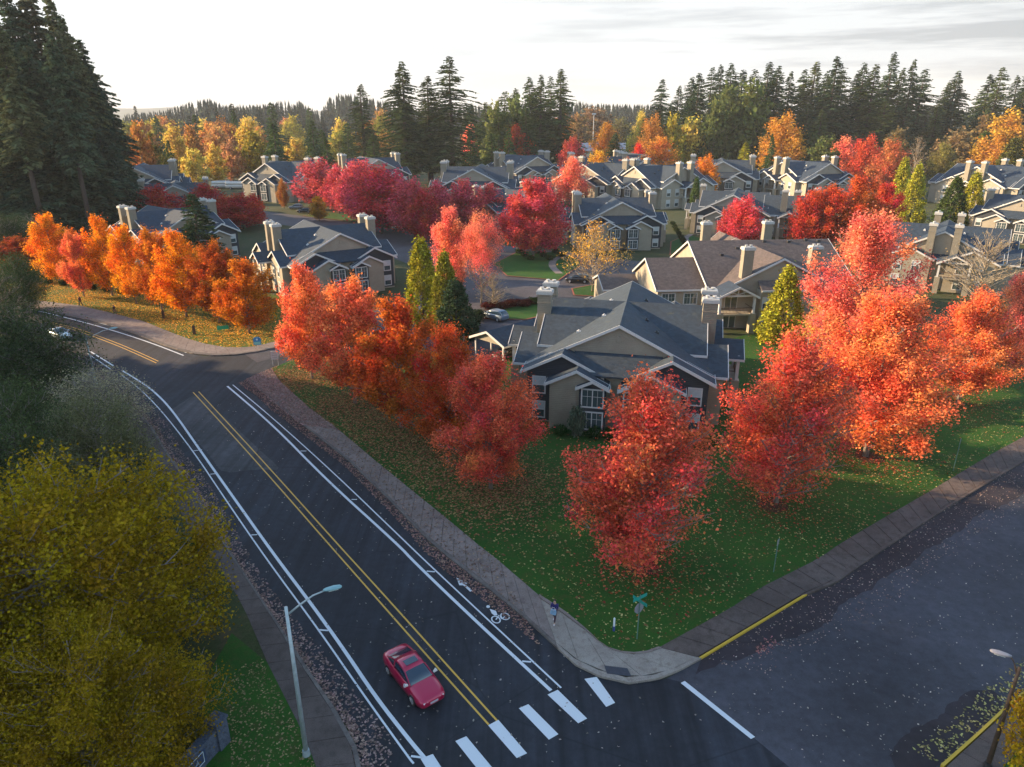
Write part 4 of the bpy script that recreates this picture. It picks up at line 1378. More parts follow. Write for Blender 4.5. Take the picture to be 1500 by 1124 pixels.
def strip(name, outer, inner, f0, f1, z, mat, seg=1.6, gap=.05, parent=None):
    """a run of cast panels between two lines, with open joints"""
    o, i = np.array(outer), np.array(inner)
    n = max(4, int(np.linalg.norm(np.diff(o, axis=0), axis=1).sum() / seg)) + 1
    o, i = resample(o, n), resample(i, n)
    a, b = o + (i - o) * f0, o + (i - o) * f1
    mb = MB()
    for k in range(n - 1):
        ln = np.linalg.norm(a[k + 1] - a[k]) + 1e-6
        e = min(.2, gap / ln)
        q = [a[k] + (a[k + 1] - a[k]) * e, a[k + 1], b[k + 1], b[k] + (b[k + 1] - b[k]) * e]
        dz = random.uniform(-.006, .006)
        mb.slab([tuple(p) for p in q], -.05, z + dz)
    ob = mb.obj(name, mat, parent)
    return ob


ZW = .13
oR, iR, oS, iS, oL, iL, oF, iF = [P(x) for x in (KERB_R, GRASS_R, KERB_S, GRASS_S, KERB_L, GRASS_L, KERB_F, GRASS_F)]
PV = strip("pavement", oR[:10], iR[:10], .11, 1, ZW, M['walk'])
struct(PV)
strip("kerb", oR[:10], iR[:10], 0, .10, ZW + .012, M['kerb'], 3.0, .02, PV)
PC = struct(strip("corner_pavement", oR[9:], iR[9:], .11, .93, ZW, M['walklight'], 1.9, .03))
strip("kerb", oR[9:], iR[9:], 0, .10, ZW + .012, M['walklight'], 1.5, .015, PC)
strip("lawn_edging", oR[9:], iR[9:], .94, 1.02, ZW + .06, M['walk'], .8, .01, PC)
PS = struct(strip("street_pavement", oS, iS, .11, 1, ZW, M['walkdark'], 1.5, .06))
strip("kerb", oS[1:], iS[1:], 0, .10, ZW + .012, M['walkdark'], 3.0, .02, PS)
strip("yellow_kerb", oS[:2], [np.array(oS[0]) + (np.array(iS[0]) - np.array(oS[0])) * 1.0, np.array(oS[1]) + (np.array(iS[1]) - np.array(oS[1]))], 0, .06, ZW + .014, M['yellow_kerb'], 3.0, .01, PS)
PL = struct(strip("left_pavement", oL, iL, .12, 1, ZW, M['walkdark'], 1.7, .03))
strip("kerb", oL, iL, 0, .11, ZW + .012, M['kerb'], 3.0, .02, PL)
PF = struct(strip("far_pavement", oF, iF, .16, 1, ZW, M['walk'], 1.8, .03))
strip("kerb", oF, iF, 0, .15, ZW + .012, M['kerb'], 3.0, .02, PF)
cr = P([(1377, 1123), (1444, 1064), (1471, 1037), (1640, 905)])
ci = P([(1440, 1160), (1500, 1090), (1530, 1062), (1720, 930)])
PR_ = struct(strip("right_pavement", cr, ci, .12, 1, ZW, M['walkdark'], 1.6, .03))
strip("yellow_kerb", cr, ci, 0, .08, ZW + .014, M['yellow_kerb'], 3.0, .01, PR_)
struct(sheet("right_verge", ci + [(60, 30), (40, 16), (20, 12)], .11, M['grass']))

lawn_pts = iR + iS[1:] + [(95, 80), (95, 112), (70, 104), (34, 98), (26, 92), (16, 96), (-2, 88), (-6, 84), (-12, 88), (-22, 90)] + P([(430, 528)])
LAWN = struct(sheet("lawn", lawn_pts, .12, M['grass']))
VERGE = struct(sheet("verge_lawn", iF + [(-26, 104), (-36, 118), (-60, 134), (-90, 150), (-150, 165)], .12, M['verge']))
BANK = struct(sheet("roadside_bank", iL[:-1] + [(-14, 14), (-90, 10), (-110, 60), (-75, 104)], .11, M['wild']))
struct(sheet("verge_lawn_near", P([(392, 973), (424, 1037), (445, 1077), (465, 1130), (500, 1260), (300, 1260), (300, 1000), (340, 930)]), .125, M['grass']))
struct(sheet('forest_floor', [(-400, 150), (-150, 150), (-92, 152), (-62, 136), (-90, 185), (-112, 240), (-180, 260), (-400, 280)], .015, M['floor']))
# green courts between the houses
for nm, pts in (("court_lawn", [(36, 160), (44, 158), (52, 176), (47, 190), (40, 178)]), ("court_lawn", [(-1, 138), (9, 134), (15, 150), (14, 162), (2, 166), (-4, 150)]), ("court_lawn", [(-7, 107), (2, 106), (9, 112), (4, 116), (-3, 112)]),
                ("court_lawn", [(-66, 226), (-44, 212), (-30, 214), (-30, 222), (-60, 234)]), ("court_lawn", [(11, 122), (16, 121), (19, 126), (15, 130), (11, 127)])):
    struct(sheet(nm, pts, .13, M['grass']))
    kb = MB()
    q = pts + [pts[0]]
    kb.ribbon(q, .28, .145)
    struct(kb.obj("court_kerb", M['pink_kerb']))
pth = MB().ribbon(smooth_line([(9.5, 140), (8.2, 148), (9.5, 156), (14, 162)]), 1.5, .15)
struct(pth.obj("garden_path", M['walk']))
pth = MB().ribbon(smooth_line([(40, 164), (45, 172), (44, 182), (48, 190)]), 1.4, .15)
struct(pth.obj("garden_path", M['walk']))
for (u, v) in ((942, 832), (1132, 740), (1273, 672)):
    x, y = G(u, v)
    r = np.random.default_rng(int(u))
    struct(sheet("mulch_ring", [(x + 1.25 * math.cos(a) * (1 + .12 * r.normal()), y + 1.25 * math.sin(a) * (1 + .12 * r.normal())) for a in np.linspace(0, 6.283, 19)[:-1]], .135, M['soil']))

# painted markings: parts of the road
ZM = .0125


def line(name, pts, w, mat, par=None):
    q = smooth_line(P(pts), 2) if len(pts) > 2 else P(pts)
    return MB().ribbon(q, w, ZM).obj(name, mat, par or ROAD, fix=False)


wp, yp = M['white_paint'], M['yellow_paint']
line("edge_line", [(179, 543), (205, 559), (224, 572), (251, 599), (296, 664), (347, 736), (400, 811), (456, 885), (504, 952), (550, 1021), (600, 1085), (623, 1112)], .21, wp)
line("thin_line", [(176, 548), (203, 568), (236, 601), (283, 661), (331, 733), (390, 819), (467, 923), (531, 1016), (600, 1112), (606, 1119)], .11, wp)
line("edge_line", [(132, 515), (150, 526), (166, 536)], .2, wp)
line("thin_line", [(128, 518), (146, 530), (162, 541)], .11, wp)
line("yellow_line", [(283, 575), (340, 637), (400, 704), (483, 799), (550, 875), (640, 977), (716, 1062)], .11, yp)
line("yellow_line", [(291, 574), (345, 632), (400, 692), (496, 799), (550, 858), (640, 958), (728, 1056)], .11, yp)
line("yellow_line", [(60, 472), (107, 482), (171, 506), (205, 521), (229, 532)], .11, yp)
line("yellow_line", [(62, 470), (110, 480), (174, 503.5), (208, 518.5), (232, 529.5)], .11, yp)
line("edge_line", [(333, 566), (400, 623), (480, 705), (584, 799), (607, 824), (700, 913), (807, 1012)], .21, wp)
line("thin_line", [(341, 564), (400, 613), (488, 692), (599, 799), (625, 824), (720, 913), (822, 1008)], .11, wp)
line("edge_line", [(-20, 441), (41, 452), (107, 468), (165, 484), (220, 502), (269, 521)], .2, wp)
line("thin_line", [(-18, 438), (44, 448.5), (110, 464), (168, 479), (224, 497), (273, 517)], .11, wp)
for a, b in (((283, 661), (296, 659)), ((308, 695), (318, 694)), ((368, 784), (377, 783.5)), ((467, 923), (481, 924)), ((602, 1108), (618, 1110)), ((440, 661), (449, 661)), ((515, 732), (523, 732)), ((625, 837), (637, 838)), ((765, 969), (778, 970))):
    line("lane_tick", [a, b], .12, wp)
cb = [((856, 995), (874, 992), (901, 1030), (888, 1036)), ((802, 1018), (817, 1011), (860, 1053), (847, 1060)), ((760, 1038), (774, 1032), (818, 1076), (804, 1084)),
      ((715, 1063), (730, 1055), (772, 1104), (757, 1111)), ((667, 1086), (683, 1079), (732, 1138), (716, 1148)), ((616, 1112), (634, 1105), (676, 1170), (658, 1180))]
for q in cb:
    MB().poly(P(q), ZM + .004).obj("crosswalk_bar", wp, ROAD)
MB().poly(P([(997, 1001), (1003, 998), (1106, 1080), (1100, 1083)]), ZM + .004).obj("stop_line", wp, STREET)


def zz(pts, u0, v0, s):
    return P([(u0 + a / s, v0 + b / s) for a, b in pts])


s8 = 1374 / 110.0
MB().poly(zz([(232, 80), (435, 185), (400, 212), (525, 315), (485, 340), (355, 222), (285, 222)], 650, 840, s8), ZM).obj("lane_arrow", wp, ROAD)
bk = MB()
for (a, b, ru, rv) in ((955, 850, 78, 60), (1122, 790, 78, 60)):
    ring = [(a + ru * math.cos(t), b + rv * math.sin(t) + .18 * ru * math.cos(t)) for t in np.linspace(0, 2 * math.pi, 25)]
    bk.ribbon(zz(ring, 650, 840, s8), .085, ZM)
bk.ribbon(zz([(955, 850), (1010, 770), (1060, 835), (1122, 790)], 650, 840, s8), .09, ZM + .001)
bk.poly(zz([(840, 655), (955, 690), (985, 770), (930, 775), (880, 740)], 650, 840, s8), ZM + .002)
bk.poly(zz([(812 + 34 * math.cos(t), 612 + 26 * math.sin(t)) for t in np.linspace(0, 6.283, 13)[:-1]], 650, 840, s8), ZM)
bk.obj("bicycle_symbol", wp, ROAD)
# parking bays
for a, b in (((706, 458), (716, 455)), ((737, 466), (765, 470)), ((742, 452), (770, 456))):
    line("bay_line", [a, b], .12, wp, LOT)
struct(sheet("tactile_mat", P([(885, 975), (919, 979), (925, 991), (889, 987)], .15), .155, M['tactile']))


# ---------------------------------------------------------------- fallen leaves
def inside(px, py, poly):
    x, y = poly[:, 0], poly[:, 1]
    c = np.zeros(len(px), bool)
    j = len(poly) - 1
    for i in range(len(poly)):
        cond = ((y[i] > py) != (y[j] > py)) & (px < (x[j] - x[i]) * (py - y[i]) / (y[j] - y[i] + 1e-12) + x[i])
        c ^= cond
        j = i
    return c


def litter(label, polys, n, size, color, z=.15, weight=None, seed=0):
    rs = np.random.default_rng(seed)
    out = []
    for pl in polys:
        pl = np.array(pl)
        lo, hi = pl.min(0), pl.max(0)
        got = 0
        while got < n / len(polys):
            q = lo + (hi - lo) * rs.random((n * 2, 2))
            q = q[inside(q[:, 0], q[:, 1], pl)]
            if weight is not None:
                q = q[rs.random(len(q)) < weight(q)]
            if len(q) == 0:
                break
            out.append(q)
            got += len(q)
    q = np.concatenate(out)
    rs.shuffle(q)
    q = q[:n]
    m = len(q)
    cen = np.concatenate([q, np.full((m, 1), z) + rs.random((m, 1)) * .03], 1)
    a = rs.random(m) * 6.283
    hs = size * (.3 + .5 * rs.random(m))
    v = np.empty((m, 4, 3), np.float32)
    for k in range(4):
        t = a + k * math.pi / 2
        r = hs * (1.0 if k % 2 else .65)
        v[:, k, 0] = cen[:, 0] + np.cos(t) * r
        v[:, k, 1] = cen[:, 1] + np.sin(t) * r
        v[:, k, 2] = cen[:, 2] + rs.normal(size=m) * .02
    me = quad_mesh("fallen_leaves", v, M['litter'], rs.random(m), rs.random(m))
    o = link("fallen_leaves", me)
    o.color = (*color, 1)
    return tag(o, label, "leaves", kind='stuff')


row = np.array([G(*p) for p in ((724, 715), (652, 660), (582, 628), (512, 592), (440, 556), (684, 690), (615, 645), (545, 610))])
cor = np.array([G(*p) for p in ((942, 832), (1132, 740), (1273, 672), (1392, 592))])


def near(cs, s, base=0.0):
    def f(q):
        d = np.min(((q[:, None, :] - cs[None]) ** 2).sum(2), 1)
        return np.clip(base + np.exp(-d / (2 * s * s)), 0, 1)
    return f


lp = np.array(lawn_pts)
litter("pale yellow leaves strewn over the corner lawn", [lp], 8000, .12, (.42, .36, .16), .14, near(cor, 6.0, .10), 1)
litter("small tan leaves strewn over the corner lawn", [lp], 9000, .10, (.26, .19, .07), .14, near(cor, 6.5, .12), 2)
litter("brown pink leaf carpet under the kerb row of red maples", [lp], 17000, .20, (.26, .12, .065), .14, near(row, 3.0, .015), 3)
litter("tan leaf carpet along the kerb row of red maples", [lp], 11000, .18, (.30, .20, .10), .14, near(row, 3.6, .01), 13)
litter("red leaves under the corner lawn maples", [lp], 3600, .18, (.34, .07, .045), .14, near(cor, 2.2, .01), 4)
fr = np.array(iF + [(-26, 104), (-36, 118), (-60, 134), (-90, 150)])
vr = np.array([G(*p) for p in ((358, 490), (312, 474), (262, 465), (226, 456), (188, 446), (152, 434), (112, 436), (76, 418))])
litter("orange leaf carpet under the sunlit verge trees", [fr], 20000, .20, (.80, .34, .07), .14, near(vr, 4.5, .04), 5)


def band_poly(outer, inner, f0, f1):
    o, i = resample(outer, 60), resample(inner, 60)
    a, b = o + (i - o) * f0, o + (i - o) * f1
    return np.concatenate([a, b[::-1]])


litter("pinkish leaves drifted along the left gutter", [band_poly(oL, iL, -.75, .10)], 5200, .15, (.30, .20, .19), .02, None, 6)
litter("pinkish leaves heaped against the left kerb", [band_poly(oL, iL, -.22, .14)], 5200, .15, (.32, .20, .18), .05, None, 16)
litter("leaves drifted along the gutter under the red maples", [band_poly(oR[:9], iR[:9], -.35, .12)], 5200, .14, (.30, .17, .15), .03, None, 7)
litter("leaves scattered on the right hand pavement", [band_poly(oR[:9], iR[:9], .1, 1)], 2600, .14, (.28, .18, .15), .15, None, 8)
litter("pink leaves covering the pavement end by the driveway", [band_poly(oR[:4], iR[:4], -.1, 1)], 3600, .16, (.33, .20, .19), .15, None, 18)
stp = np.array(P(KERB_S[:-1]) + P([(1620, 800), (1471, 1030), (1377, 1115), (1180, 1120), (1010, 1000)]))
litter("pale leaves scattered over the side street", [stp], 800, .085, (.46, .40, .34), .02, None, 9)
litter("leaves along the far side of the side street gutter", [band_poly(oS, iS, -1.5, .0)], 1900, .09, (.40, .27, .24), .02, None, 10)
litter("pink leaves washed to the edge of the dark band", [np.array(wobble(P([(1110, 952), (1120, 938), (1136, 932), (1140, 944), (1128, 958), (1114, 962)]), .1, 8, 30))], 110, .10, (.42, .17, .17), .02, None, 11)
litter("leaves along the yellow kerb at the bottom right", [band_poly(cr, ci, -.7, .0)], 900, .14, (.40, .33, .14), .02, None, 12)
litter("pale leaves on the grass by the near left lamp", [np.array(P([(400, 1000), (445, 1085), (465, 1130), (340, 1130), (330, 1000), (380, 960)]))], 800, .11, (.30, .22, .12), .14, None, 14)
litter("sparse leaves on the main road", [np.array(P([(350, 575), (980, 1010), (1090, 1090), (900, 1200), (560, 1130), (240, 640)]))], 700, .11, (.30, .26, .24), .02, None, 15)
# ---------------------------------------------------------------- vehicles
def loft(sections, close=True):
    mb = MB()
    n = len(sections[0])
    for s in sections:
        mb.v += [tuple(p) for p in s]
    for i in range(len(sections) - 1):
        for k in range(n):
            a, b = i * n + k, i * n + (k + 1) % n
            mb.f.append((a, b, b + n, a + n))
            mb.m.append(0)
    mb.f.append(tuple(reversed(range(n))))
    mb.f.append(tuple((len(sections) - 1) * n + k for k in range(n)))
    mb.m += [0, 0]
    return mb


BODY = {
    'coupe': dict(st=[(2.28, .50, .34, .58), (2.24, .66, .26, .64), (2.12, .76, .2, .70), (1.85, .83, .18, .76), (1.35, .87, .18, .84), (.85, .885, .18, .905), (.2, .89, .18, .93), (-.6, .89, .18, .95), (-1.3, .89, .18, .97), (-1.8, .865, .2, .97), (-2.1, .80, .26, .95), (-2.22, .72, .32, .90), (-2.26, .60, .40, .80)],
                  cab=[(.98, .90, .915, .72, .70), (.62, .905, 1.11, .75, .655), (.25, .91, 1.29, .77, .60), (-.15, .92, 1.355, .77, .60), (-.6, .93, 1.355, .77, .595), (-1.0, .94, 1.28, .76, .58), (-1.45, .95, 1.10, .73, .60), (-1.78, .955, .975, .68, .64)],
                  roof=(1, 5), pillars=((0, 2), (5, 7)), wheel=(1.38, -1.38, .32)),
    'suv': dict(st=[(2.28, .60, .40, .80), (2.22, .76, .32, .90), (2.0, .86, .26, .98), (1.4, .91, .24, 1.05), (.9, .92, .24, 1.10), (0, .93, .24, 1.12), (-.9, .93, .24, 1.13), (-1.8, .92, .26, 1.13), (-2.15, .89, .3, 1.10), (-2.28, .84, .38, 1.02), (-2.3, .74, .45, .9)],
                cab=[(1.05, 1.06, 1.08, .76, .74), (.7, 1.07, 1.36, .79, .71), (.35, 1.08, 1.60, .81, .67), (-.1, 1.10, 1.67, .82, .66), (-1.2, 1.11, 1.66, .82, .65), (-1.75, 1.11, 1.60, .81, .64), (-2.02, 1.11, 1.34, .79, .67), (-2.18, 1.11, 1.13, .77, .73)],
                roof=(2, 5), pillars=((0, 2), (5, 7)), wheel=(1.42, -1.40, .36)),
    'van': dict(st=[(2.9, .70, .45, .95), (2.85, .85, .36, 1.1), (2.6, .95, .3, 1.2), (2.2, .98, .3, 1.35), (1.5, 1.0, .3, 1.45), (0, 1.0, .3, 1.45), (-1.5, 1.0, .3, 1.45), (-2.7, 1.0, .32, 1.45), (-2.9, .96, .4, 1.4)],
                cab=[(2.2, 1.3, 1.33, .86, .84), (1.75, 1.4, 1.9, .92, .82), (1.45, 1.4, 2.2, .94, .80), (1.0, 1.4, 2.35, .95, .80), (-1.0, 1.4, 2.38, .95, .80), (-2.6, 1.4, 2.34, .95, .80), (-2.85, 1.4, 2.2, .93, .8)],
                roof=(2, 6), pillars=((0, 2),), wheel=(1.8, -1.7, .38)),
}


def car(name, label, cat, X, Y, z, rz, style, colour, group=None, open_roof=False, panel=False):
    root = thing(name, label, cat, (X, Y, z), rz, group)
    b = BODY[style]
    pm = carpaint("paint_" + name, colour)
    secs = []
    for (x, w, z0, z1) in b['st']:
        h = z1 - z0
        half = [(w * .80, z0), (w * .97, z0 + .10 * h), (w, z0 + .45 * h), (w * .985, z0 + .75 * h), (w * .90, z0 + .95 * h), (w * .55, z1 + .012), (0, z1 + .02)]
        sec = [(x, a, c) for a, c in half] + [(x, -a, c) for a, c in reversed(half[:-1])]
        secs.append(sec)
    loft(secs).obj("body", pm, root, smooth=True)
    cs = []
    for (x, zb, zt, wb, wt) in b['cab']:
        zb -= .03
        half = [(wb, zb), (wb - .3 * (wb - wt), zb + .45 * (zt - zb)), (wt + .02, zb + .9 * (zt - zb)), (wt * .85, zt), (0, zt + .015)]
        cs.append([(x, a, c) for a, c in half] + [(x, -a, c) for a, c in reversed(half[:-1])])
    loft(cs).obj("windows" if not panel else "upper_body", M['carglass'] if not panel else pm, root, smooth=True)
    c = b['cab']
    i0, i1 = b['roof']
    rp = []
    for (x, zb, zt, wb, wt) in c[i0 + 1:i1 + 1] if style == 'coupe' else c[i0:i1 + 1]:
        half = [(wt + .035, zt - .075), (wt + .03, zt - .03), (wt * .86, zt + .022), (0, zt + .04)]
        sec = [(x, a, q) for a, q in half] + [(x, -a, q) for a, q in reversed(half[:-1])]
        rp.append(sec)
    loft(rp).obj("roof_panel", pm, root, smooth=True)
    pl = MB()
    for (a, d) in b['pillars']:
        for s in (-1, 1):
            A, D = c[a], c[d]
            pl.tube([(c[k][0], s * (c[k][4] + .02), c[k][2] - .01) for k in range(min(a, d), max(a, d) + 1)], .035, 5)
    mid = c[len(c) // 2]
    for s in (-1, 1):
        pl.tube([(mid[0] - .2, s * (mid[3] + .005), mid[1]), (mid[0] - .25, s * (mid[4] + .035), mid[2] - .05)], .045, 4)
    pl.obj("window_pillars", pm, root)
    wf, wr, r = b['wheel']
    yw = max(q[1] for q in b['st']) - .10
    for x in (wf, wr):
        for s in (-1, 1):
            w = MB().tube([(0, -.11, 0), (0, -.10, 0), (0, .10, 0), (0, .11, 0)], [r * .9, r, r, r * .9], 20)
            wo = w.obj("wheel", M['rubber'], root)
            wo.location = (x, s * yw, r)
            rm = MB().tube([(0, s * .10, 0), (0, s * .118, 0)], [r * .68, r * .62], 14)
            for k in range(5):
                t = k * 1.2566
                rm.tube([(0, s * .118, 0), (r * .6 * math.cos(t), s * .122, r * .6 * math.sin(t))], .03, 4)
            rm.obj("rim", M['rim'], wo)
    fx, fz = b['st'][2][0], (b['st'][2][2] + b['st'][2][3]) / 2 + .12
    fw = b['st'][2][1]
    for s in (-1, 1):
        h = MB()
        for k in range(2):
            h.tube([(fx - .02, s * (fw - .16 - .20 * k), fz + .02), (fx + .13, s * (fw - .20 - .20 * k), fz - .03)], [.085, .07], 10)
        h.obj("headlight", M['headlight'], root)
        q = b['st'][-3]
        t = MB().box(q[0] - .06, q[0] + .05, s * (q[1] - .20) - .14, s * (q[1] - .20) + .14, q[3] - .26, q[3] - .10)
        t.obj("tail_light", M['tail'], root)
        m = MB().tube([(c[0][0] - .10, s * (c[0][3] + .10), c[0][1] + .06), (c[0][0] - .13, s * (c[0][3] + .30), c[0][1] + .12)], [.06, .11], 8)
        m.obj("mirror", pm if style != 'coupe' or cat != 'sports car' else M['trim'], root)
    f = b['st'][0]
    MB().box(f[0] - .02, f[0] + .02, -.24, .24, f[2] + .06, f[2] + .18).obj("number_plate", M['plate'], root)
    gb = MB().box(b['st'][1][0] - .02, b['st'][1][0] + .02, -.42, .42, b['st'][1][2] + .03, b['st'][1][2] + .10).obj("grille", M['dark'], root)
    if open_roof:
        x, zt, wt = c[3][0], c[3][2], c[3][4]
        MB().box(x - .30, x + .16, -wt * .62, wt * .62, zt + .032, zt + .052).obj("sunroof", M['carglass'], root)
    return root


def rz_px(p, q):
    a, b = G(*p), G(*q)
    return math.atan2(b[1] - a[1], b[0] - a[0])


cx_, cy_ = G(606, 1000)
car("red_car", "magenta red sports coupe driving towards the crosswalk on the main road", "sports car", cx_, cy_, .005, rz_px((560, 945), (655, 1060)), 'coupe', (.38, .003, .048), open_roof=True)
cx_, cy_ = G(88, 494)
car("white_car", "pale car half hidden by the dark trees on the far road", "car", cx_, cy_, .005, rz_px((140, 502), (60, 477)) + math.pi, 'coupe', (.45, .55, .60))
cx_, cy_ = G(725, 468)
car("parked_car", "silver blue hatchback parked alone in a bay beside the nearest house", "car", cx_, cy_, .015, rz_px((740, 470), (709, 462)), 'suv', (.13, .18, .25), "parked cars")
cx_, cy_ = G(846, 414)
car("parked_car", "black off road car parked beside the golden tree", "car", cx_, cy_, .015, R(170), 'suv', (.015, .016, .02), "parked cars")
a = car("parked_car", "dark car parked under the brown carport", "car", -0.6, 88.6, .015, R(225), 'coupe', (.05, .05, .052), "parked cars")
cx_, cy_ = G(430, 308)
car("parked_car", "silver and black car at the back of the pair by the carport row", "car", cx_, cy_ + 3, .015, R(185), 'suv', (.25, .28, .32), "parked cars")
cx_, cy_ = G(446, 312)
car("parked_car", "black car at the front of the pair by the carport row", "car", cx_, cy_, .015, R(185), 'suv', (.02, .022, .028), "parked cars")
cx_, cy_ = G(586, 336)
car("parked_car", "small white car glimpsed under the crimson trees", "car", cx_, cy_, .015, R(200), 'coupe', (.55, .57, .60), "parked cars")
cx_, cy_ = G(910, 276)
car("parked_car", "dark red car between the roofs by the half orange tree", "car", cx_, cy_, .015, R(190), 'suv', (.25, .02, .03), "parked cars")
for u, v, s, lb in ((330, 276, 1.9, "long white motorhome at the back of the left car park"), (349, 277, 1.7, "pale van right of the long motorhome"), (388, 274, 1.5, "white van near the far blue house at left")):
    x, y = G(u, v)
    c_ = car("parked_van", lb, "van", x, y, 0, R(8 if s > 1.6 else 100), 'van', (.62, .60, .58), "white vans in the left car park", panel=True)
    c_.scale = (s, 1.25, 1.35)
for u, v, lb in ((372, 279, "orange tinted van between the pale vans"), (1270, 268, "white van on the distant road at right"), (1284, 266, "pale van right of the white one on the distant road"),
                 (1372, 268, "light van by the far house under the olive tree"), (1402, 262, "silver van near the green round evergreen")):
    x, y = G(u, v)
    car("parked_van", lb, "van", x, y, 0, R(15), 'van', (.60, .52, .44) if u == 372 else (.60, .60, .60), "distant vans", panel=True)  # one van's warm tint is orange light put into its paint colour


# ---------------------------------------------------------------- street furniture
def street_lamp(label, base, aim, h, mat, arm=2.6, name="street_lamp"):
    o = thing(name, label, "street lamp", (base[0], base[1], .12), aim, "street lamps")
    MB().tube([(0, 0, 0), (0, 0, h)], [.125, .075], 12).obj("pole", mat, o, smooth=True)
    MB().tube([(0, 0, 0), (0, 0, .35)], [.2, .17], 12).obj("base_collar", M['dark'] if mat is M['wood'] else mat, o)
    p = [(0, 0, h - .45), (arm * .35, 0, h - .05), (arm * .7, 0, h + .28), (arm, 0, h + .40)]
    MB().tube(p, [.05, .045, .04, .035], 8).obj("arm", mat, o, smooth=True)
    hd = MB()
    pts = [(arm - .05, .05, .07), (arm + .12, .12, .10), (arm + .45, .17, .11), (arm + .72, .13, .08), (arm + .80, .05, .03)]
    secs = [[(x, w * math.cos(t), h + .42 + k * math.sin(t) * (1 if math.sin(t) > 0 else .5)) for t in np.linspace(0, 6.283, 13)[:-1]] for x, w, k in pts]
    hd2 = loft(secs)
    ho = hd2.obj("lamp_head", M['lamp_teal'] if mat is not M['wood'] else M['sign_back'], o, smooth=True)
    MB().box(arm + .18, arm + .62, -.10, .10, h + .345, h + .37).obj("lens", M['lens'], ho)
    return o


b1 = G(449, 1106, .12)
street_lamp("tall grey street lamp on the left pavement near the red car, arm over the lane", b1, R(22), 9.0, M['galv'], arm=1.75)
b2 = G(141, 563, .12)
street_lamp("small grey street lamp by the scrubby trees at the road bend", b2, R(34), 6.0, M['galv'], arm=2.6)
b3 = G(1446, 1124, .12)
street_lamp("brown wooden lamp post among yellow leaves at the bottom right corner", (b3[0], b3[1]), R(150), 6.2, M["wood"], arm=.45)


def sign_post(name, label, cat, u, v, h, z=.12, mat=None, r=.035, group=None):
    x, y = G(u, v, z)
    o = thing(name, label, cat, (x, y, z), 0, group)
    MB().tube([(0, 0, -.1), (0, 0, h)], r, 6).obj("post", mat or M['post_green'], o)
    return o


o = sign_post("street_sign", "green street name signs crossed above the back of a stop sign at the corner", "street sign", 933, 936, 3.25)
for a, zz_ in ((R(34), 3.05), (R(-52), 2.80)):
    b = MB().box(-.55, .55, -.012, .012, -.11, .11).obj("name_blade", M['sign_green'], o)
    b.location = (0, 0, zz_)
    b.rotation_euler = (0, 0, a)
oc = [(.38 * math.cos(R(22.5 + 45 * k)), .38 * math.sin(R(22.5 + 45 * k)) + 2.25) for k in range(8)]
b = MB().prism(oc, -.012, .012).obj("stop_sign_back", M['sign_back'], o)
b.location = (0, .06, 0)
b.rotation_euler = (0, 0, R(34))
b = MB().prism(oc, .013, .016).obj("stop_sign_face", simple("sign_red", (.45, .02, .02), .5), o)
b.location = (0, .06, 0)
b.rotation_euler = (0, 0, R(34))
for u, v, h, lb in ((1133, 838, 2.7, "thin green sign post on the lawn behind the street corner maple"), (1396, 690, 3.2, "thin green sign post on the right lawn far from the corner")):
    o = sign_post("sign_post", lb, "sign post", u, v, h, group="thin green sign posts")
    b = MB().box(-.16, .16, -.01, .01, h - .50, h - .04).obj("sign_plate", M['sign_back'], o)
    b.rotation_euler = (0, 0, R(50))
x, y = G(899, 924, .12)
o = thing("utility_marker", "white utility marker with a dark blue foot on the corner lawn", "marker post", (x, y, .12))
MB().tube([(0, 0, 0), (0, 0, .35)], .075, 10).obj("foot", M['marker_blue'], o)
MB().tube([(0, 0, .35), (0, 0, .93), (0, 0, .98)], [.062, .062, .03], 10).obj("tube", M['marker'], o)
# white notice board with three lines of dark lettering too small to read
x, y = G(404, 536, .12)
o = thing("notice_board", "white notice board with three dark lines of lettering at the driveway mouth", "notice", (x, y, .12), R(12))
for s in (-1, 1):
    MB().tube([(s * .34, .03, 0), (s * .34, .03, 1.95)], .03, 6).obj("post", M['trim'], o)
bd = MB().box(-.44, .44, -.02, .02, .85, 1.95).obj("board", M['trim'], o)
tx = MB()
rt_ = random.Random(3)
for zc, wd in ((1.72, .40), (1.42, .62), (1.10, .55)):
    xx = -wd / 2
    while xx < wd / 2:
        w = rt_.uniform(.05, .09)
        tx.box(xx, xx + .022, -.026, -.0205, zc - .075, zc + .075)
        zb_ = zc + rt_.choice((.045, -.075, -.01))
        tx.box(xx, xx + w * .8, -.027, -.0205, zb_, zb_ + .022)
        xx += w + .035
tx.obj("lettering", M['dark'], bd)
x, y = G(378, 510, .12)
o = thing("entrance_sign", "small blue and teal sign on the driveway corner", "sign", (x, y, .12), R(10))
MB().tube([(0, .03, 0), (0, .03, .9)], .04, 6).obj("post", M['trim'], o)
sb = MB().prism([(-.5, .45), (.5, .45), (.5, 1.35), (.3, 1.55), (-.3, 1.55), (-.5, 1.35)], -.03, .03).obj("sign_board", simple("sign_blue", (.05, .22, .42), .5, var=.3), o)
MB().prism([(-.42, .52), (.42, .52), (.42, .9), (-.42, .9)], -.036, -.031).obj("lower_panel", simple("sign_teal", (.20, .50, .45), .5, var=.2), sb)
MB().tube([(0, -.036, 1.22), (0, -.031, 1.22)], .14, 12).obj("emblem", M['marker'], sb)
x, y = G(327, 484, .12)
o = thing("lawn_sign", "low bright green sign board lying tilted on the verge lawn", "sign", (x, y, .12), R(20))
b = MB().box(-.8, .8, -.03, .03, -.3, .3).obj("board", simple("bright_green", (.01, .35, .14), .5), o)
b.location = (0, 0, .42)
b.rotation_euler = (R(-40), 0, 0)
for s in (-1, 1):
    MB().tube([(s * .5, .05, 0), (s * .5, .05, .4)], .03, 6).obj("leg", M['wood'], o)
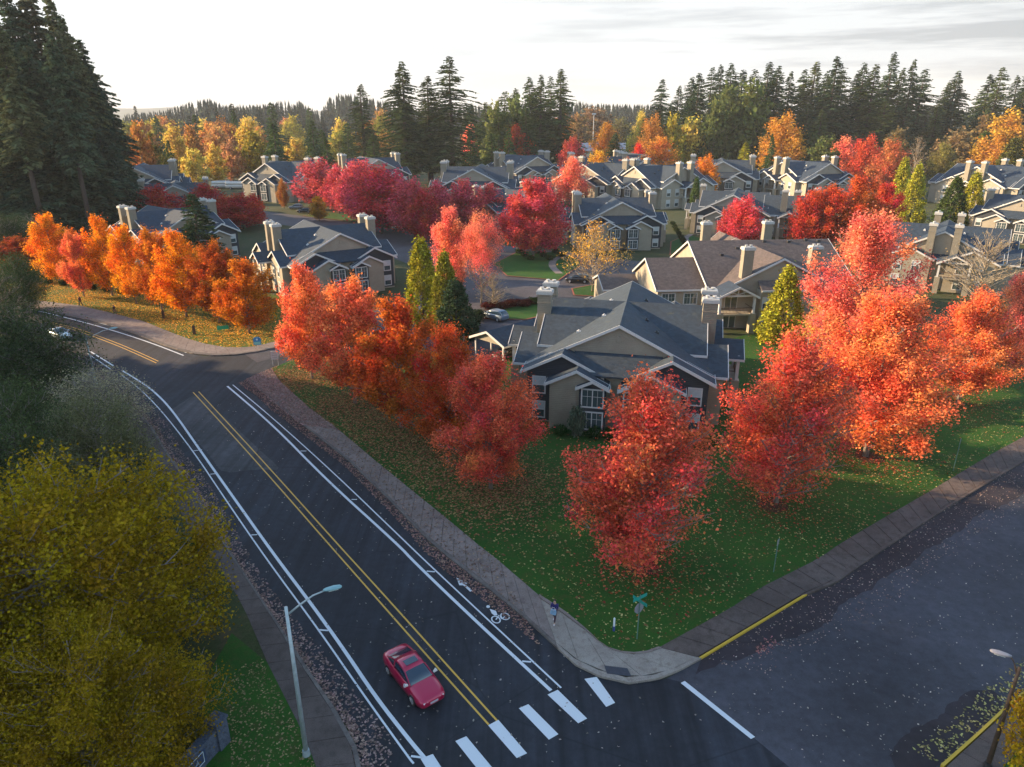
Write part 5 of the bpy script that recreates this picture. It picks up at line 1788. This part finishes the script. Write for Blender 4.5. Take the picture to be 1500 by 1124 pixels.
for u, v, lb in ((240, 467, "short wooden post on the sunlit verge"), (285, 490, "short wooden post on the shaded verge near the kerb")):
    x, y = G(u, v, .12)
    o = thing("verge_post", lb, "post", (x, y, .12), 0, "short wooden posts on the verge")
    MB().box(-.16, .16, -.16, .16, 0, 1.15).obj("shaft", M['wood'], o)
    MB().prism([(-.2, 1.15), (.2, 1.15), (0, 1.35)], -.2, .2).obj("cap", M['wood'], o)
# stone entrance wall in the bottom left corner
a0, a1 = G(322, 1092, .1), G(225, 1200, .1)
ang = math.atan2(a1[1] - a0[1], a1[0] - a0[0])
o = thing("entrance_wall", "blue grey stone sign wall with an end pillar in the bottom left corner", "sign wall", (a0[0], a0[1], .1), ang)
MB().box(.3, 5.2, -.22, .22, 0, 1.25).box(.3, 5.2, -.27, .27, 1.25, 1.36).obj("wall", M['stone'], o)
MB().box(-.4, .3, -.36, .36, 0, 1.62).box(-.46, .36, -.42, .42, 1.62, 1.76).obj("pillar", M['stone'], o)
for s in (1,):
    pn = MB().box(1.1, 4.4, .225, .25, .30, 1.08).obj("sign_panel", M['plaque'], o)
    ln = MB()
    rect = [(1.25, .38), (4.25, .38), (4.25, 1.0), (1.25, 1.0), (1.25, .38)]
    for (p, q) in zip(rect[:-1], rect[1:]):
        ln.tube([(p[0], .255, p[1]), (q[0], .255, q[1])], .016, 4)
    xx = 1.6
    while xx < 3.9:
        hgt = rt_.uniform(.16, .3)
        ln.tube([(xx, .255, .55), (xx + .05, .255, .55 + hgt), (xx + .12, .255, .6), (xx + .2, .255, .62)], .018, 4)
        xx += .24
    ln.obj("lettering", M['marker'], pn)


# bushes
def bush(label, x, y, w, h, color, name="shrub", group="shrubs round the houses"):
    k = CNT.get('bush', 0)
    CNT['bush'] = k + 1
    tr, cr_, H0, W0 = PROTO['bush'][k % 2]
    t = thing(name, label, "shrub", (x, y, .1), k * 1.3, group)
    t.scale = (w / W0, w / W0, h / H0)
    link("stems", tr, t)
    c = link("foliage", cr_, t)
    c.color = (*color, 1)
    return t


rb = random.Random(9)
th = R(-12.6)
for i, (lx, c, w, h) in enumerate([(-7.6, (.03, .07, .02), 1.6, 1.3), (-5.0, (.04, .09, .025), 1.5, 1.0), (-3.4, (.12, .16, .11), 1.7, 2.8), (-1.6, (.03, .07, .02), 1.5, 1.1), (.2, (.05, .08, .02), 1.6, 1.0), (2.4, (.03, .07, .02), 1.5, 1.1), (5.0, (.04, .08, .02), 1.6, 1.1), (7.2, (.05, .10, .025), 1.7, 1.4), (9.2, (.04, .09, .02), 1.6, 1.2)]):
    x = 10.25 + lx * math.cos(th) + 2.5 * math.sin(th) * 1
    y = 65.2 + lx * math.sin(th) - 2.5 * math.cos(th)
    lb = "tall pale grey green shrub against the front wall of the nearest house" if h > 2 else "low green shrub at the foot of the nearest house's front wall"
    bush(lb, x, y, w, h, c, group="tall shrub" if h > 2 else "low shrubs along the front wall of the nearest house")
for i in range(9):
    p = G(715 + i * 11, 453 - i * 1.2 + (i % 3))
    bush("maroon ground shrub in the bed behind the parked hatchback" if i < 6 else "green shrub in the bed behind the parked hatchback", p[0], p[1], 2.4, 1.0, (.10, .02, .018) if i < 6 else (.07, .09, .02),
         group="maroon shrubs in the car park bed" if i < 6 else "green shrubs in the car park bed")
for i in range(8):
    p = G(760 + i * 9, 372 + (i % 3) * 5)
    bush("small green shrub on the island lawn by the curved path", p[0], p[1], 1.8, 1.0, (.045, .07, .02), group="shrubs on the island lawn")
for i in range(7):
    p = G(700 - i * 6, 470 + i * 9)
    bush("dark hedge shrub along the car park edge by the carport", p[0], p[1], 2.4, 1.5, (.035, .05, .02), group="dark hedge by the carport")
for i in range(10):
    p = G(985 + i * 3, 330 + i * 5)
    bush("green shrub along the wall by the green court lawn", p[0], p[1], 1.6, 1.0, (.04, .06, .02), group="shrubs by the green court")
for i in range(8):
    p = G(20 + i * 22, 424 + i * 3.2)
    bush("small shrub at the back of the sunlit verge", p[0], p[1] + 6, 1.6, 1.0, (.06, .08, .02), group="shrubs on the sunlit verge")
for i in range(8):
    q_ = resample(iL[4:12], 12)[i]
    p = (q_[0] - 1.8 - rb.random() * 3, q_[1] - .5)
    bush("low dark undergrowth bush between the left pavement and the trees", p[0], p[1], 3.2, 2.0, (.04, .07, .025), group="undergrowth along the left pavement")


# ---------------------------------------------------------------- people
def skin_part(name, nodes, edges, mat, parent, root=0, sub=2):
    me = bpy.data.meshes.new(name)
    me.from_pydata([n[0] for n in nodes], edges, [])
    me.materials.append(mat)
    o = link(name, me, parent)
    md = o.modifiers.new("skin", 'SKIN')
    me.skin_vertices.new() if not me.skin_vertices else None
    for i, n in enumerate(nodes):
        r = n[1]
        me.skin_vertices[0].data[i].radius = (r, r) if not isinstance(r, tuple) else r
    me.skin_vertices[0].data[root].use_root = True
    s = o.modifiers.new("sub", 'SUBSURF')
    s.levels = sub
    s.render_levels = sub
    return o


SKIN = simple("skin", (.45, .27, .19), .6)


def person(label, X, Y, z, rz, top, trousers, shoes, hair, bag=None, stride=.25, hold=False):
    """faces +x; height about 1.7"""
    p = thing("person", label, "person", (X, Y, z), rz)
    n, e = [], []

    def v(pos, r, par=None):
        n.append((pos, r))
        if par is not None:
            e.append((par, len(n) - 1))
        return len(n) - 1
    pel = v((0, 0, .93), .125)
    wa = v((0.01, 0, 1.08), .115, pel)
    ch = v((0.02, 0, 1.28), .135, wa)
    nk = v((0.02, 0, 1.45), .055, ch)
    hd = v((0.045, 0, 1.55), .078, nk)
    ht = v((0.035, 0, 1.64), .082, hd)
    v((.115, 0, 1.575), .018, hd)
    feet, hands = [], []
    for s in (-1, 1):
        d = s * stride
        hip = v((0, s * .09, .90), .085, pel)
        kn = v((d * .55 + .04, s * .095, .49), .058, hip)
        an = v((d * 1.0 - (.06 if s < 0 else 0), s * .095, .09), .038, kn)
        v((d * 1.0 + .14, s * .10, .045), .033, an)
        feet.append((d, s))
        sh = v((0.02, s * .175, 1.38), .06, ch)
        if hold:
            el = v((.06, s * .22, 1.14), .043, sh)
            wr = v((.25, s * .12, 1.16), .028, el)
            dr = Vector((.9, -s * .35, 0.05)).normalized()
        else:
            el = v((-.05 - d * .25, s * .215, 1.13), .043, sh)
            wr = v((-.02 - d * .55, s * .215, .89), .028, el)
            dr = Vector((.15, 0, -1)).normalized()
        pm_ = v(tuple(Vector(n[wr][0]) + dr * .075), .026, wr)
        sd = Vector((1, 0, 0)) if not hold else Vector((0, 0, 1))
        for k, (of, ln) in enumerate(((-.033, .06), (-.011, .075), (.011, .08), (.033, .07))):
            a = Vector(n[pm_][0]) + sd * of + dr * .03
            q = v(tuple(a), .0095, pm_)
            q = v(tuple(a + dr * ln * .55 + Vector((.006, 0, 0))), .0085, q)
            v(tuple(a + dr * ln + Vector((.018, -s * .012, 0))), .007, q)
        a = Vector(n[wr][0]) + dr * .03 + sd * .038
        q = v(tuple(a), .010, wr)
        v(tuple(a + dr * .045 + sd * .022), .0085, q)
    skin_part("body", n, e, SKIN, p)
    # clothing follows the same joints, a little wider
    J = {i: n[i][0] for i in range(len(n))}
    tn = [((0, 0, .95), (.155, .135)), ((0.01, 0, 1.08), .135), ((0.02, 0, 1.28), .155), ((0.02, 0, 1.42), .085)]
    te = [(0, 1), (1, 2), (2, 3)]
    for s in (-1, 1):
        d = s * stride
        b = len(tn)
        tn.append(((0.02, s * .175, 1.38), .075))
        if hold:
            tn += [((.06, s * .22, 1.14), .06), ((.23, s * .13, 1.16), .045)]
        else:
            tn += [((-.05 - d * .25, s * .215, 1.13), .06), ((-.02 - d * .52, s * .215, .92), .045)]
        te += [(2, b), (b, b + 1), (b + 1, b + 2)]
    skin_part("jacket", tn, te, simple("jacket_" + label[:6], top, .85), p)
    ln = [((0, 0, .96), (.14, .125))]
    le = []
    for s in (-1, 1):
        d = s * stride
        b = len(ln)
        ln += [((0, s * .09, .90), .105), ((d * .55 + .04, s * .095, .49), .075), ((d - (.06 if s < 0 else 0), s * .095, .13), .055)]
        le += [(0, b), (b, b + 1), (b + 1, b + 2)]
    skin_part("trousers", ln, le, simple("trousers_" + label[:6], trousers, .85), p)
    for s in (-1, 1):
        d = s * stride
        skin_part("shoe", [((d - (.09 if s < 0 else .03), s * .095, .06), .05), ((d + .07, s * .10, .05), .048), ((d + .17, s * .10, .04), .04)], [(0, 1), (1, 2)], simple("shoe_" + label[:6], shoes, .6), p, 0, 1)
        MB().tube([(.105, s * .030, 1.60), (.118, s * .030, 1.60)], .010, 6).obj("eye", M['dark'], p)
    skin_part("hair", [((.03, 0, 1.675), .088), ((-.03, 0, 1.63), .085), ((-.045, 0, 1.53), .06), ((-.05, 0, 1.42), .05)], [(0, 1), (1, 2), (2, 3)], simple("hair_" + label[:6], hair, .7), p)
    return p


x, y = G(812, 911, ZW)
person("walker in a dark blue jacket and white shoes on the pavement by the corner lawn", x, y, ZW + .005, R(-112), (.025, .022, .12), (.05, .03, .045), (.62, .60, .66), (.03, .02, .02), hold=True)
bgx, bgy = x - .10, y - .34
o = thing("shoulder_bag", "pale blue bag held in front of the walker on the pavement", "bag", (bgx, bgy, ZW + .86), R(-22))
MB().prism([(-.17, 0), (.17, 0), (.19, .16), (.15, .34), (-.15, .34), (-.19, .16)], -.06, .06).obj("bag_body", simple("bag_blue", (.20, .34, .50), .8, var=.2), o)
MB().tube([(-.12, 0, .34), (-.07, 0, .50), (.07, 0, .50), (.12, 0, .34)], .014, 5).obj("strap", M['trim'], o)
x, y = G(169, 462, ZW)
person("walker in a dark brown coat on the far pavement, the one nearer the driveway", x, y, ZW, R(-20), (.05, .025, .02), (.16, .09, .06), (.25, .2, .2), (.03, .02, .015))
x, y = G(119, 449, ZW)
person("walker in a dark red coat on the far pavement, farther along the road bend", x, y, ZW, R(160), (.10, .012, .012), (.04, .02, .02), (.3, .22, .2), (.03, .02, .015))

# ---------------------------------------------------------------- distant hills
hm = MB()
for (u0, u1, Y, v, n) in ((-200, 420, 5200, 159.5, 60), (300, 1700, 7500, 163, 60)):
    pts = []
    for k in range(n + 1):
        u = u0 + (u1 - u0) * k / n
        vv = v - 3.0 * math.exp(-((u - 235) / 70) ** 2) - 1.2 * math.sin(u * .021) - .6 * math.sin(u * .057)
        pts.append((col_x(u, Y, 40), Y + 200 * math.sin(u * .01), max(5, height_at(vv, Y))))
    b = len(hm.v)
    for (x, y, z) in pts:
        hm.v += [(x, y - 900, -5), (x, y, z), (x, y + 900, -5)]
    for k in range(n):
        q = b + 3 * k
        hm.f += [(q, q + 3, q + 4, q + 1), (q + 1, q + 4, q + 5, q + 2)]
        hm.m += [0, 0]
struct(hm.obj("hills", ground_mat("hill_forest", (.04, .055, .03), (.06, .075, .035), (.08, .06, .03), .004, .02, .1), smooth=True))

# trees outside the left edge of the view that shade the crossing
gs = "tall firs outside the left edge of the view"
SHADE = [(-92, 30, 46), (-84, 40, 46), (-96, 48, 48), (-88, 56, 48), (-96, 64, 49), (-90, 71, 47), (-98, 78, 44), (-93, 85, 39), (-100, 20, 46), (-92, 12, 46), (-100, 92, 28), (-84, 22, 44), (-112, 60, 50), (-112, 42, 48), (-112, 75, 46), (-90, 2, 46), (-98, -8, 46), (-108, 14, 48), (-104, 30, 48), (-106, 52, 48)]
for i, (x, y, h) in enumerate(SHADE):
    tr, cr_, H0, W0 = PROTO['bigfir'][i % 3]
    t = thing("tall_fir", "tall dark fir out of sight beyond the left edge", "tree", (x, y, 0), i * 1.7, gs)
    t.scale = (17 / W0, 17 / W0, h / H0)
    link("trunk", tr, t)
    c = link("crown", cr_, t)
    c.color = (*DGREEN, 1)

# ---------------------------------------------------------------- light, sky, air
SUN_EL, SUN_AZ = R(17), R(12)          # azimuth: from -x towards +y
to_sun = Vector((-math.cos(SUN_AZ) * math.cos(SUN_EL), math.sin(SUN_AZ) * math.cos(SUN_EL), math.sin(SUN_EL)))
sd = bpy.data.lights.new("sun", 'SUN')
sd.energy = 5.0
sd.angle = R(0.6)
sd.color = (1.0, .71, .41)
so = link("sun", sd)
so.rotation_euler = to_sun.to_track_quat('Z', 'Y').to_euler()
so.location = (-60, 20, 80)

w = bpy.data.worlds.new("World")
scene.world = w
w.use_nodes = True
nt = w.node_tree
for n_ in list(nt.nodes):
    nt.nodes.remove(n_)
out = nt.nodes.new("ShaderNodeOutputWorld")
bg = nt.nodes.new("ShaderNodeBackground")
sky = nt.nodes.new("ShaderNodeTexSky")
sky.sky_type = 'NISHITA'
sky.sun_disc = False
sky.sun_elevation = SUN_EL
sky.sun_rotation = math.atan2(to_sun.x, to_sun.y)
sky.altitude = 60
sky.air_density = 1.3
sky.dust_density = 0.6
tc = nt.nodes.new("ShaderNodeTexCoord")
sep = nt.nodes.new("ShaderNodeSeparateXYZ")
L(nt, tc.outputs["Generated"], sep.inputs[0])
# thin bright cloud veil, thickest near the horizon, with grey streaks
vm = N(nt, "ShaderNodeMapping")
vm.inputs["Scale"].default_value = (1.2, 1.2, 15)
L(nt, tc.outputs["Generated"], vm.inputs[0])
n1 = noise(nt, vm.outputs[0], 2.6, 7, 0.58)
veil = ramp(nt, sep.outputs[2], [(0.0, (.97, .97, .97)), (0.135, (.94, .94, .94)), (0.25, (.05, .05, .05)), (1.0, (.0, .0, .0))])
east = ramp(nt, sep.outputs[0], [(0.35, (0, 0, 0)), (0.85, (1, 1, 1))])
mapx = N(nt, "ShaderNodeMapRange")
mapx.inputs["From Min"].default_value = -.25
mapx.inputs["From Max"].default_value = .65
L(nt, sep.outputs[0], mapx.inputs[0])
mapz = N(nt, "ShaderNodeMapRange")
mapz.inputs["From Min"].default_value = .01
mapz.inputs["From Max"].default_value = .07
L(nt, sep.outputs[2], mapz.inputs[0])
mul = N(nt, "ShaderNodeMath", operation='MULTIPLY')
L(nt, mapx.outputs[0], mul.inputs[0])
L(nt, mapz.outputs[0], mul.inputs[1])
streak = ramp(nt, n1, [(0.49, (0, 0, 0)), (0.62, (1, 1, 1))])
mul2 = N(nt, "ShaderNodeMath", operation='MULTIPLY')
L(nt, streak, mul2.inputs[0])
L(nt, mul.outputs[0], mul2.inputs[1])
cloudcol = mix_rgb(nt, mapx.outputs[0], (.365, .37, .38), (.312, .316, .326))
low = ramp(nt, sep.outputs[2], [(0.0, (1, 1, 1)), (0.06, (0, 0, 0))])
cloudcol = mix_rgb(nt, low, cloudcol, (.40, .375, .34))
cloudcol = mix_rgb(nt, mul2.outputs[0], cloudcol, (.19, .195, .21))
skys = mix_rgb(nt, 1.0, sky.outputs[0], (.145, .145, .145), 'MULTIPLY')
tot = mix_rgb(nt, veil, skys, cloudcol)
L(nt, tot, bg.inputs[0])
bg.inputs[1].default_value = 1.0
L(nt, bg.outputs[0], out.inputs[0])

# the air: a thin even haze over the whole place
hz = MB().box(-9500, 9500, -400, 12500, -8, 75).obj("haze", None or simple("haze_air", (1, 1, 1)))
hmname = hz.data.materials[0]
nt = hmname.node_tree
for n_ in list(nt.nodes):
    nt.nodes.remove(n_)
out = nt.nodes.new("ShaderNodeOutputMaterial")
pv = nt.nodes.new("ShaderNodeVolumePrincipled")
pv.inputs["Color"].default_value = (.86, .90, .97, 1)
pv.inputs["Density"].default_value = 0.00010
pv.inputs["Anisotropy"].default_value = 0.0
L(nt, pv.outputs[0], out.inputs["Volume"])
tag(hz, "thin pale haze over the valley", "haze", kind='stuff')

# ---------------------------------------------------------------- render settings
scene.view_settings.view_transform = 'Standard'
scene.view_settings.look = 'None'
scene.view_settings.exposure = 1.5
scene.view_settings.gamma = 1.0
cy = scene.cycles
cy.max_bounces = 5
cy.diffuse_bounces = 3
cy.glossy_bounces = 2
cy.transmission_bounces = 3
cy.transparent_max_bounces = 4
cy.volume_bounces = 0
cy.use_denoising = True
cy.denoiser = 'OPENIMAGEDENOISE'
cy.sample_clamp_indirect = 6
cy.use_adaptive_sampling = True
cy.adaptive_threshold = 0.015
cy.caustics_reflective = False
cy.caustics_refractive = False
